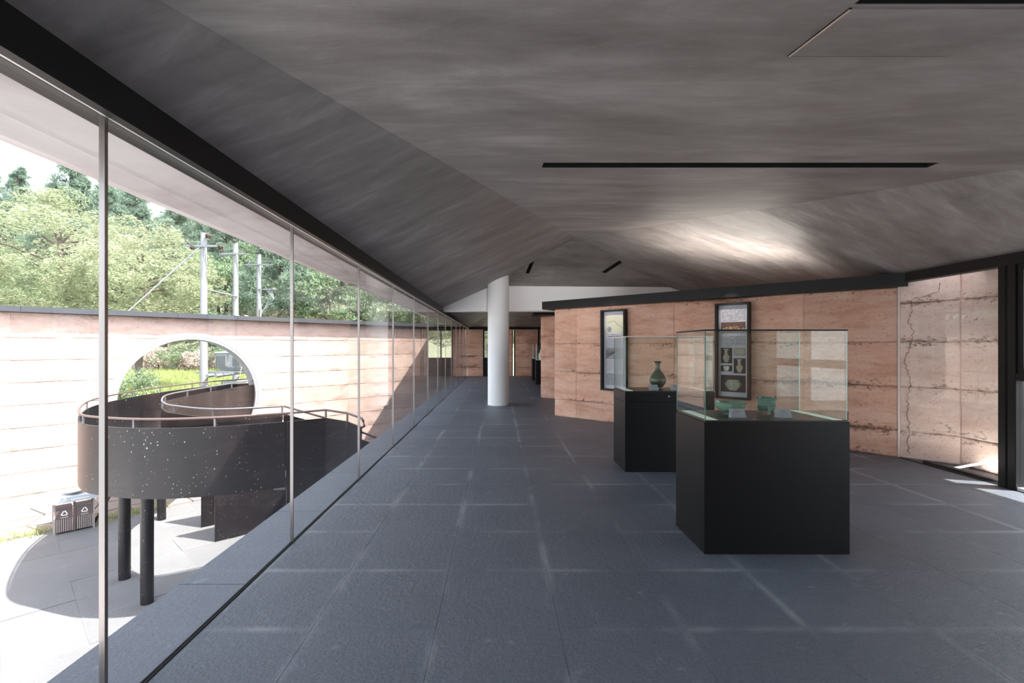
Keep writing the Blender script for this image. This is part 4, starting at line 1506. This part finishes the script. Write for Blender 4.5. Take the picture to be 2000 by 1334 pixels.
# foliage meshes
def leaf_cloud(name, cen, size, mat, aspect=0.6, flat_=0.0, seed=0):
    rg = np.random.default_rng(seed)
    N = len(cen)
    a = rg.normal(size=(N, 3))
    a[:, 2] *= (1 - flat_)
    a /= np.linalg.norm(a, axis=1)[:, None]
    b = rg.normal(size=(N, 3))
    b -= (b * a).sum(1)[:, None] * a
    b /= np.linalg.norm(b, axis=1)[:, None]
    s = size * rg.uniform(0.6, 1.3, size=(N, 1))
    a *= s
    b *= s * aspect
    V = np.empty((N, 4, 3))
    V[:, 0] = cen - a
    V[:, 1] = cen - b * 0.6
    V[:, 2] = cen + a
    V[:, 3] = cen + b * 0.6
    V = V.reshape(-1, 3).astype(np.float32)
    me = bpy.data.meshes.new(name)
    me.vertices.add(4 * N)
    me.vertices.foreach_set('co', V.ravel())
    me.loops.add(4 * N)
    me.loops.foreach_set('vertex_index', np.arange(4 * N, dtype=np.int32))
    me.polygons.add(N)
    me.polygons.foreach_set('loop_start', np.arange(0, 4 * N, 4, dtype=np.int32))
    me.polygons.foreach_set('loop_total', np.full(N, 4, dtype=np.int32))
    me.materials.append(MATS[mat])
    me.update()
    me.validate()
    return me

def blob_points(rg, clumps, per, fill=0.55):
    out = []
    for c, r in clumps:
        d = rg.normal(size=(per, 3))
        d /= np.linalg.norm(d, axis=1)[:, None]
        rad = rg.uniform(fill, 1.0, size=(per, 1)) ** 0.6
        out.append(np.array(c) + d * rad * np.array(r))
    return np.concatenate(out)

def crown_broad(seed, R, H, z0, nclump, per, csize):
    rg = np.random.default_rng(seed)
    cl = []
    for _ in range(nclump):
        d = rg.normal(size=3)
        d /= np.linalg.norm(d)
        k_ = rg.uniform(0.35, 1.0) ** 0.5
        c = np.array([d[0] * R * k_, d[1] * R * k_, z0 + H / 2 + d[2] * H / 2 * k_])
        s = csize * rg.uniform(0.6, 1.25)
        cl.append((c, (s, s, s * 0.6)))
    return blob_points(rg, cl, per), cl

def crown_pine(seed, R, H, z0, layers, per):
    rg = np.random.default_rng(seed)
    cl = []
    for i in range(layers):
        f = i / (layers - 1)
        z = z0 + H * f
        rad = R * (1 - 0.85 * f ** 1.7) * rg.uniform(0.65, 1.1)
        nb = int(6 + 4 * (1 - f))
        for b in range(nb):
            th = rg.uniform(0, 2 * math.pi)
            for q in (0.45, 0.8, 1.0):
                rr_ = rad * q * rg.uniform(0.8, 1.1)
                s = rg.uniform(0.4, 0.85) * (0.6 + 0.4 * (1 - f))
                cl.append((np.array([rr_ * math.cos(th), rr_ * math.sin(th), z + rg.uniform(-0.3, 0.3) + 0.2 * q]), (s, s, s * 0.75)))
    return blob_points(rg, cl, per, 0.1), cl

def trunk_mb(h, r, cl, nbr, seed, lean=0.3):
    rg = random.Random(seed)
    m = MB()
    pts = [(0, 0, -0.3)]
    n = 6
    for i in range(1, n + 1):
        pts.append((lean * math.sin(i * 1.1 + seed) * 0.5, lean * math.cos(i * 0.9 + seed) * 0.5 - lean * 0.5, h * i / n))
    m.tube(pts, [r * (1 - 0.8 * i / n) + 0.02 for i in range(n + 1)], 7)
    for c, s in rg.sample(cl, min(nbr, len(cl))):
        zb = max(h * 0.25, min(c[2] - 0.8, h * 0.9))
        t = zb / h * n
        i = int(min(t, n - 1))
        p = Vector(pts[i]).lerp(Vector(pts[i + 1]), t - i)
        m.tube([p, p.lerp(Vector(c), 0.5) + Vector((0, 0, 0.15)), Vector(c)], [r * 0.35, r * 0.2, 0.02], 5)
    return m

TREES = {}
def make_kind(key, name, mat, cen, cl, leaf, trunk_h, trunk_r, nbr, aspect=0.6, flat_=0.0, seed=0):
    cm = leaf_cloud('foliage', cen, leaf, mat, aspect, flat_, seed)
    tm = trunk_mb(trunk_h, trunk_r, cl, nbr, seed)
    to = tm.build('trunk', 'bark')
    TREES[key] = (name, cm, to.data)
    bpy.data.objects.remove(to)
for q, sd in enumerate((101, 102)):
    c, cl = crown_broad(sd, 3.6, 8.0, 2.2, 70, 150, 1.15)
    make_kind('broad%d' % q, 'broadleaf_tree', 'leaf_mid', c, cl, 0.17, 8.5, 0.22, 14, seed=sd)
for q, sd in enumerate((111, 112, 113)):
    c, cl = crown_pine(sd, 3.3, 9.0, 5.0, 19, 60)
    make_kind('pine%d' % q, 'pine_tree', 'leaf_pine', c, cl, 0.21, 14.0, 0.20, 26, aspect=0.22, seed=sd)
c, cl = crown_broad(121, 4.4, 7.2, 3.0, 120, 420, 1.0)
make_kind('near0', 'broadleaf_tree', 'leaf_light', c, cl, 0.085, 8.6, 0.22, 26, aspect=0.5, flat_=0.6, seed=121)
c, cl = crown_broad(122, 3.9, 6.4, 3.1, 95, 420, 0.95)
make_kind('near1', 'broadleaf_tree', 'leaf_light', c, cl, 0.085, 8.0, 0.20, 24, aspect=0.5, flat_=0.6, seed=122)
c, cl = crown_broad(131, 1.5, 1.9, 0.1, 26, 170, 0.5)
make_kind('shrub', 'shrub', 'leaf_mid', c, cl, 0.075, 1.4, 0.05, 8, seed=131)
c, cl = crown_broad(132, 1.5, 1.7, 0.1, 24, 160, 0.5)
make_kind('blossom', 'shrub', 'leaf_blossom', c, cl, 0.085, 1.2, 0.05, 8, seed=132)

def place(key, x, y, sc, label, cat, group=None, z=None, rz=None, sz=None):
    name, cm, tm = TREES[key]
    r = empty(name, (x, y, hill_z(x, y) if z is None else z), random.uniform(0, 6.28) if rz is None else rz, label=label, cat=cat, group=group)
    r.scale = (sc, sc, sc * (sz or 1))
    for nm, me_ in (('foliage', cm), ('trunk', tm)):
        o = bpy.data.objects.new(nm, me_)
        COL.objects.link(o)
        o.parent = r
    return r

place('near0', -24.6, 26.5, 1.05, 'large pale yellow-green tree at the left edge of the view behind the courtyard wall', 'tree')
place('near1', -18.8, 25.0, 0.92, 'pale yellow-green tree just right of the nearest glass joint, behind the courtyard wall', 'tree')
place('pine1', -47.3, 52.0, 1.30, 'tall pine rising highest above the skyline at the upper left', 'tree', sz=1.12)
rg = random.Random(77)
kinds_rows = [(46.5, 5.4, ['broad0', 'broad1', 'pine0', 'broad1']), (52.5, 5.4, ['pine0', 'broad0', 'pine2', 'broad1']), (59.5, 6.0, ['pine1', 'pine2', 'broad0']), (68, 7.2, ['pine0', 'pine1', 'pine2']), (80, 9.0, ['pine0', 'broad0', 'pine2'])]
ROWN = ['front', 'second', 'third', 'fourth', 'topmost']
for ri, (Y_, st, ks) in enumerate(kinds_rows):
    rn = ROWN[ri]
    x = -1.45 * Y_
    while x < (0.10 * Y_):
        kk = rg.choice(ks)
        xx, yy_ = x + rg.uniform(-1.2, 1.2), Y_ + rg.uniform(-2, 2)
        sc_ = rg.uniform(0.85, 1.15)
        if kk.startswith('pine'):
            place(kk, xx, yy_, sc_, 'dark-trunked pine in the %s row of forest behind the courtyard wall' % rn, 'tree', 'pines in the %s row of the forest' % rn)
        else:
            place(kk, xx, yy_, sc_, 'rounded mid-green tree in the %s row of forest behind the courtyard wall' % rn, 'tree', 'broadleaf trees in the %s row of the forest' % rn)
        x += st * rg.uniform(0.85, 1.1)
place('shrub', -15.1, 18.6, 0.8, 'leafy green shrub seen at the left inside the round gate', 'shrub')
x = -32
k_ = 0
while x < -10:
    place('blossom' if k_ % 2 else 'shrub', x, 41 + rg.uniform(-1, 1), rg.uniform(0.9, 1.4), 'pale blossoming shrub in the row at the far edge of the meadow' if k_ % 2 else 'low green shrub in the row at the far edge of the meadow', 'shrub', 'blossoming shrubs at the meadow edge' if k_ % 2 else 'green shrubs at the meadow edge')
    x += 2.2
    k_ += 1
# green outlook beyond the far windows
for (x, y, kk, lb) in ((-1.2, 29.5, 'near1', 'bright green tree seen through the far window left of the white column'), (1.9, 30.5, 'near0', 'bright green tree seen through the far window right of the white column')):
    place(kk, x, y, 0.9, lb, 'tree', z=-1.3)

# grass: meadow blades beyond the gate and a tuft line on the yard bank
def blades(name, P, h, w, mat, parent=None, seed=0, label=None):
    rg_ = np.random.default_rng(seed)
    N = len(P)
    th = rg_.uniform(0, 2 * np.pi, N)
    hh = h * rg_.uniform(0.5, 1.2, N)
    dx = np.cos(th) * w
    dy = np.sin(th) * w
    V = np.empty((N, 3, 3), dtype=np.float32)
    V[:, 0] = P + np.stack([dx, dy, np.zeros(N)], 1)
    V[:, 1] = P - np.stack([dx, dy, np.zeros(N)], 1)
    V[:, 2] = P + np.stack([rg_.normal(0, h * 0.3, N), rg_.normal(0, h * 0.3, N), hh], 1)
    me = bpy.data.meshes.new(name)
    me.vertices.add(3 * N)
    me.vertices.foreach_set('co', V.reshape(-1))
    me.loops.add(3 * N)
    me.loops.foreach_set('vertex_index', np.arange(3 * N, dtype=np.int32))
    me.polygons.add(N)
    me.polygons.foreach_set('loop_start', np.arange(0, 3 * N, 3, dtype=np.int32))
    me.polygons.foreach_set('loop_total', np.full(N, 3, dtype=np.int32))
    me.materials.append(MATS[mat])
    me.update()
    me.validate()
    o = bpy.data.objects.new(name, me)
    COL.objects.link(o)
    o['kind'] = 'stuff'
    if label:
        o['label'] = label
        o['category'] = 'grass'
    return o
N = 60000
yy_ = 17 + 26 * RNG.uniform(0, 1, N) ** 1.0
xx_ = -yy_ * RNG.uniform(0.38, 0.86, N)
ok = ((xx_ + 12.1) * nw.x + (yy_ - 11.4) * nw.y) < -1.2
xx_, yy_ = xx_[ok], yy_[ok]
zz_ = np.array([hill_z(a_, b_) - 0.03 for a_, b_ in zip(xx_, yy_)])
blades('meadow_grass', np.stack([xx_, yy_, zz_], 1), 0.38, 0.035, 'grass_blade', seed=3, label='sunlit green meadow grass seen through the round gate')
N = 2600
sN = RNG.uniform(-3.0, 3.2, N)
vN = 1.05 + RNG.normal(0, 0.16, N)
P = np.stack([W0.x + uw.x * sN + nw.x * vN, W0.y + uw.y * sN + nw.y * vN, np.full(N, -3.0)], 1)
blades('bank_grass', P, 0.17, 0.008, 'grass_blade', seed=5, label='green grass tufts along the foot of the stone bank beside the bin')
N = 1200
P = np.stack([RNG.uniform(-3.4, -2.2, N), RNG.uniform(9.5, 13.5, N), np.full(N, -3.0)], 1)
blades('yard_weeds', P, 0.15, 0.008, 'grass_blade', seed=6, label='pale weeds on the yard ground beside the glazing')

# ------------------------------------------------------------------ utility poles and transformer
def upole(x, y, ztop, label, arm_z, arm_w, r0=0.17, r1=0.125):
    z0 = hill_z(x, y) - 0.05
    r = empty('utility_pole', (x, y, z0), label=label, cat='utility pole', group='concrete utility poles behind the wall')
    MB().tube([(0, 0, 0), (0, 0, ztop - z0)], [r0, r1], 20).build('shaft', 'pole_concrete', r, smooth=True, auto=40)
    az = arm_z - z0
    MB().box(-arm_w, arm_w, -0.20, -0.12, az, az + 0.09).build('crossarm', 'zinc', r)
    return r, z0
def insul(r, x, y, z, horiz=True, sc=1.0, name='insulator'):
    m = MB()
    prof = [(0.02, 0), (0.11, 0.01), (0.12, 0.05), (0.05, 0.07), (0.05, 0.10), (0.12, 0.11), (0.12, 0.15), (0.05, 0.17), (0.05, 0.2), (0.02, 0.24)]
    o = m.lathe([(a * sc, b * sc) for a, b in prof], n=16).build(name, 'insulator', r, smooth=True, auto=40, loc=(x, y, z))
    if horiz:
        o.rotation_euler = (0, math.pi / 2, 0)
    return o
pr, z0 = upole(-13.80, 22.0, 6.70, 'nearest and tallest-looking concrete utility pole, with round insulators and a guy wire', 6.02, 0.72)
insul(pr, 0.18, -0.1, 6.55 - z0)
insul(pr, 0.78, -0.16, 6.02 - z0)
insul(pr, -0.40, -0.3, 5.96 - z0, True, 0.8)
MB().tube([(-0.75, -0.2, 6.35 - z0), (-0.35, -0.2, 6.0 - z0)], 0.03, 6).build('stay_rod', 'insulator', pr)
MB().tube([(-0.1, -0.15, 6.0 - z0), (-3.6, -1.0, 2.2 - z0), (-5.6, -1.6, 0)], 0.03, 6).build('guy_wire', 'galv', pr)
MB().tube([(0.12, -0.10, 6.0 - z0), (0.05, -0.16, 4.7 - z0)], 0.02, 5).build('brace', 'galv', pr)
pr2, z02 = upole(-14.55, 26.0, 7.10, 'middle concrete utility pole of the three, sharing the transformer platform', 6.45, 0.75)
for xx in (-0.7, 0.0, 0.7):
    insul(pr2, xx, -0.16, (6.54 if xx else 7.1) - z02, False, 0.7)
pr3, z03 = upole(-15.3, 30.0, 7.27, 'farthest concrete utility pole of the three, with wires bunched at mid height', 6.55, 0.85)
for xx in (-0.8, 0.0, 0.8):
    insul(pr3, xx, -0.16, (6.64 if xx else 7.27) - z03, False, 0.7)
MB().box(0, 1.15, -0.15, -0.05, 5.0 - z03, 5.07 - z03).build('crossarm', 'zinc', pr3)
m = MB()
for q in range(5):
    m.tube([(0.1, -0.1, 3.6 - z03 - 0.1 * q), (0.6, -0.1, 3.9 - z03 + 0.1 * q), (1.0, -0.12, 4.4 - z03), (0.9 - 0.1 * q, -0.1, 5.0 - z03)], 0.014, 5)
m.build('wires', 'galv', pr3)
MB().tube([(0.16, -0.15, 3.0 - z03), (0.2, -0.15, 3.9 - z03), (0.55, -0.2, 4.5 - z03)], 0.04, 8).build('conduit', 'galv', pr3)
# tie bar between pole one and two with three cut-outs
tb = empty('fuse_bar', (-14.1, 24, 4.1), label='thin bar with three hanging fuses joining the first two utility poles', cat='crossbar')
MB().tube([(0.35, -2.0, -0.02), (-0.35, 2.0, 0.05)], 0.04, 6).build('bar', 'zinc', tb)
for q in range(3):
    t = -0.5 + 0.5 * q
    MB().box(-0.35 * t - 0.10, -0.35 * t + 0.10, t * 2 - 0.06, t * 2 + 0.06, -0.10, -0.04).build('fuse', 'insulator', tb)
lamp = [(-13.1, 24.0), (-12.75, 24.4), (-12.35, 24.8)]
# transformer and its platform
tf = empty('transformer', (-13.55, 24.0, 0.22), label='pale grey ribbed power transformer on a steel platform between utility poles', cat='transformer')
MB().box(-0.62, 0.62, -0.35, 0.35, 0.12, 0.85, 0.02).build('tank', 'galv', tf)
for q in range(9):
    MB().box(-0.60 + q * 0.06, -0.575 + q * 0.06, -0.52, -0.35, 0.2, 0.78).build('cooling_fin', 'zinc', tf)
for q in range(7):
    MB().box(0.20 + q * 0.06, 0.225 + q * 0.06, -0.46, -0.35, 0.2, 0.70).build('cooling_fin', 'zinc', tf)
MB().box(-0.70, 0.70, -0.42, 0.42, 0.85, 0.93).build('lid', 'galv', tf)
MB().box(-0.50, 0.50, -0.30, 0.30, 0.0, 0.12).build('base', 'zinc', tf)
for q in range(3):
    MB().lathe([(0.05, 0), (0.08, 0.03), (0.04, 0.06), (0.075, 0.09), (0.035, 0.12), (0.06, 0.16), (0.02, 0.26)], n=12).build('bushing', 'rail_white', tf, loc=(-0.35 + 0.3 * q, 0, 0.93), smooth=True, auto=40)
m = MB()
for q in range(4):
    m.tube([(-0.35 + 0.25 * q, 0, 1.17), (-0.5 + 0.3 * q, -0.05, 1.5), (-0.1 + 0.3 * q, -0.1, 1.45), (0.55 + 0.05 * q, -0.4, 1.0), (0.75, -0.45, 0.5), (0.6, -0.5, -0.3)], 0.017, 6)
m.build('cables', 'rail_white', tf)
for q in range(3):
    MB().tube([(-0.25 + 0.42 * q, 0.3, 0.93), (-0.25 + 0.42 * q, 0.3, 2.75), (-0.42 + 0.42 * q, 0.3, 2.78)], 0.035, 8).build('arrester', 'rail_white', tf)
pf = empty('platform', (-13.9, 24.0, 0.05), label='galvanised steel platform carrying the transformer between the first two poles', cat='platform')
m = MB()
m.tube([(0.45, -2.3, 0), (-0.30, 2.3, 0)], 0.09, 4)
m.tube([(0.85, -2.3, 0), (0.10, 2.3, 0)], 0.09, 4)
m.build('rail', 'zinc', pf)
for q in range(5):
    t = -0.8 + 0.4 * q
    MB().box(-0.5, 1.1, t * 2 - 0.05, t * 2 + 0.05, 0.07, 0.15).build('crossbar', 'zinc', pf)
cab = empty('switch_box', (-13.3, 24.2, -1.06), label='low pale grey electrical cabinet standing under the transformer platform', cat='cabinet')
MB().box(-0.7, 0.5, -0.3, 0.3, 0, 0.75, 0.01).build('body', 'galv', cab)
MB().box(-0.68, -0.12, -0.315, -0.3005, 0.05, 0.7).build('door', 'galv', cab)
MB().box(-0.08, 0.48, -0.315, -0.3005, 0.05, 0.7).build('door', 'galv', cab)

# ------------------------------------------------------------------ added lamps
# spots added in mid-air without fittings, aimed at the two framed panels
for i, (s_, xs_) in enumerate(((1.01, 2.2), (2.50, 3.0))):
    c = WP + u1 * (s_ * 1.3528)
    tgt = (c.x, c.y, 1.85)
    spot('panel_spot', (c.x + n1.x * 1.0, c.y + n1.y * 1.0, 2.75), tgt, 13, 21, (1.0, 0.93, 0.85))
# linear uplight added on the wall cap to brighten the ceiling folds above
cv = WP + u1 * (2.15 * 1.3528) - n1 * 0.36
fx = empty('added_uplight', (cv.x, cv.y, 2.312), math.atan2(u1.y, u1.x), label='slim black linear uplight added on top of the black wall cap', cat='lamp')
MB().box(-1.0, 1.0, -0.02, 0.02, 0, 0.03).build('housing', 'black_frame', fx)
a_ = area('added_uplight_lamp', (cv.x, cv.y, 2.35), (cv.x - 0.5, cv.y + 0.05, 3.0), 9, 1.9, 0.05, (1.0, 0.93, 0.84))
a_.rotation_euler = (math.pi, 0, math.atan2(u1.y, u1.x))

area('fill_strip', (5.12, 5.2, 0.05), (5.45, 5.2, 1.9), 1.3, 0.06, 1.1, (1.0, 0.95, 0.9))  # added lamp that brightens the outer wall, no such source known
fx2 = MB().box(-0.03, 0.03, -0.46, 0.46, 0.0, 0.035).build('fill_strip', 'black_frame', loc=(5.12, 5.2, -0.004))
tag(fx2, 'slim body of an added fill lamp at the foot of the right glazing, outside', 'lamp')

# fill spot added behind the viewer to brighten the white downstand and column
spot('fill_spot', (0.9, -0.8, 2.34), (1.15, 11.8, 2.80), 300, 21, (1.0, 0.97, 0.95), 0.04, 1.0)
ts = empty('fill_spot', (0.9, -0.8, 2.471), label='small black fill spot added on the ceiling behind the viewer', cat='lamp')
MB().box(-0.02, 0.02, -0.12, 0.05, -0.03, 0.0).build('base', 'black_frame', ts)
MB().tube([(0, -0.10, -0.131), (0, -0.012, -0.131)], 0.045, 16).build('lamp_head', 'black_frame', ts, smooth=True, auto=40)
MB().tube([(0, -0.06, -0.03), (0, -0.06, -0.09)], 0.01, 8).build('arm', 'black_frame', ts)
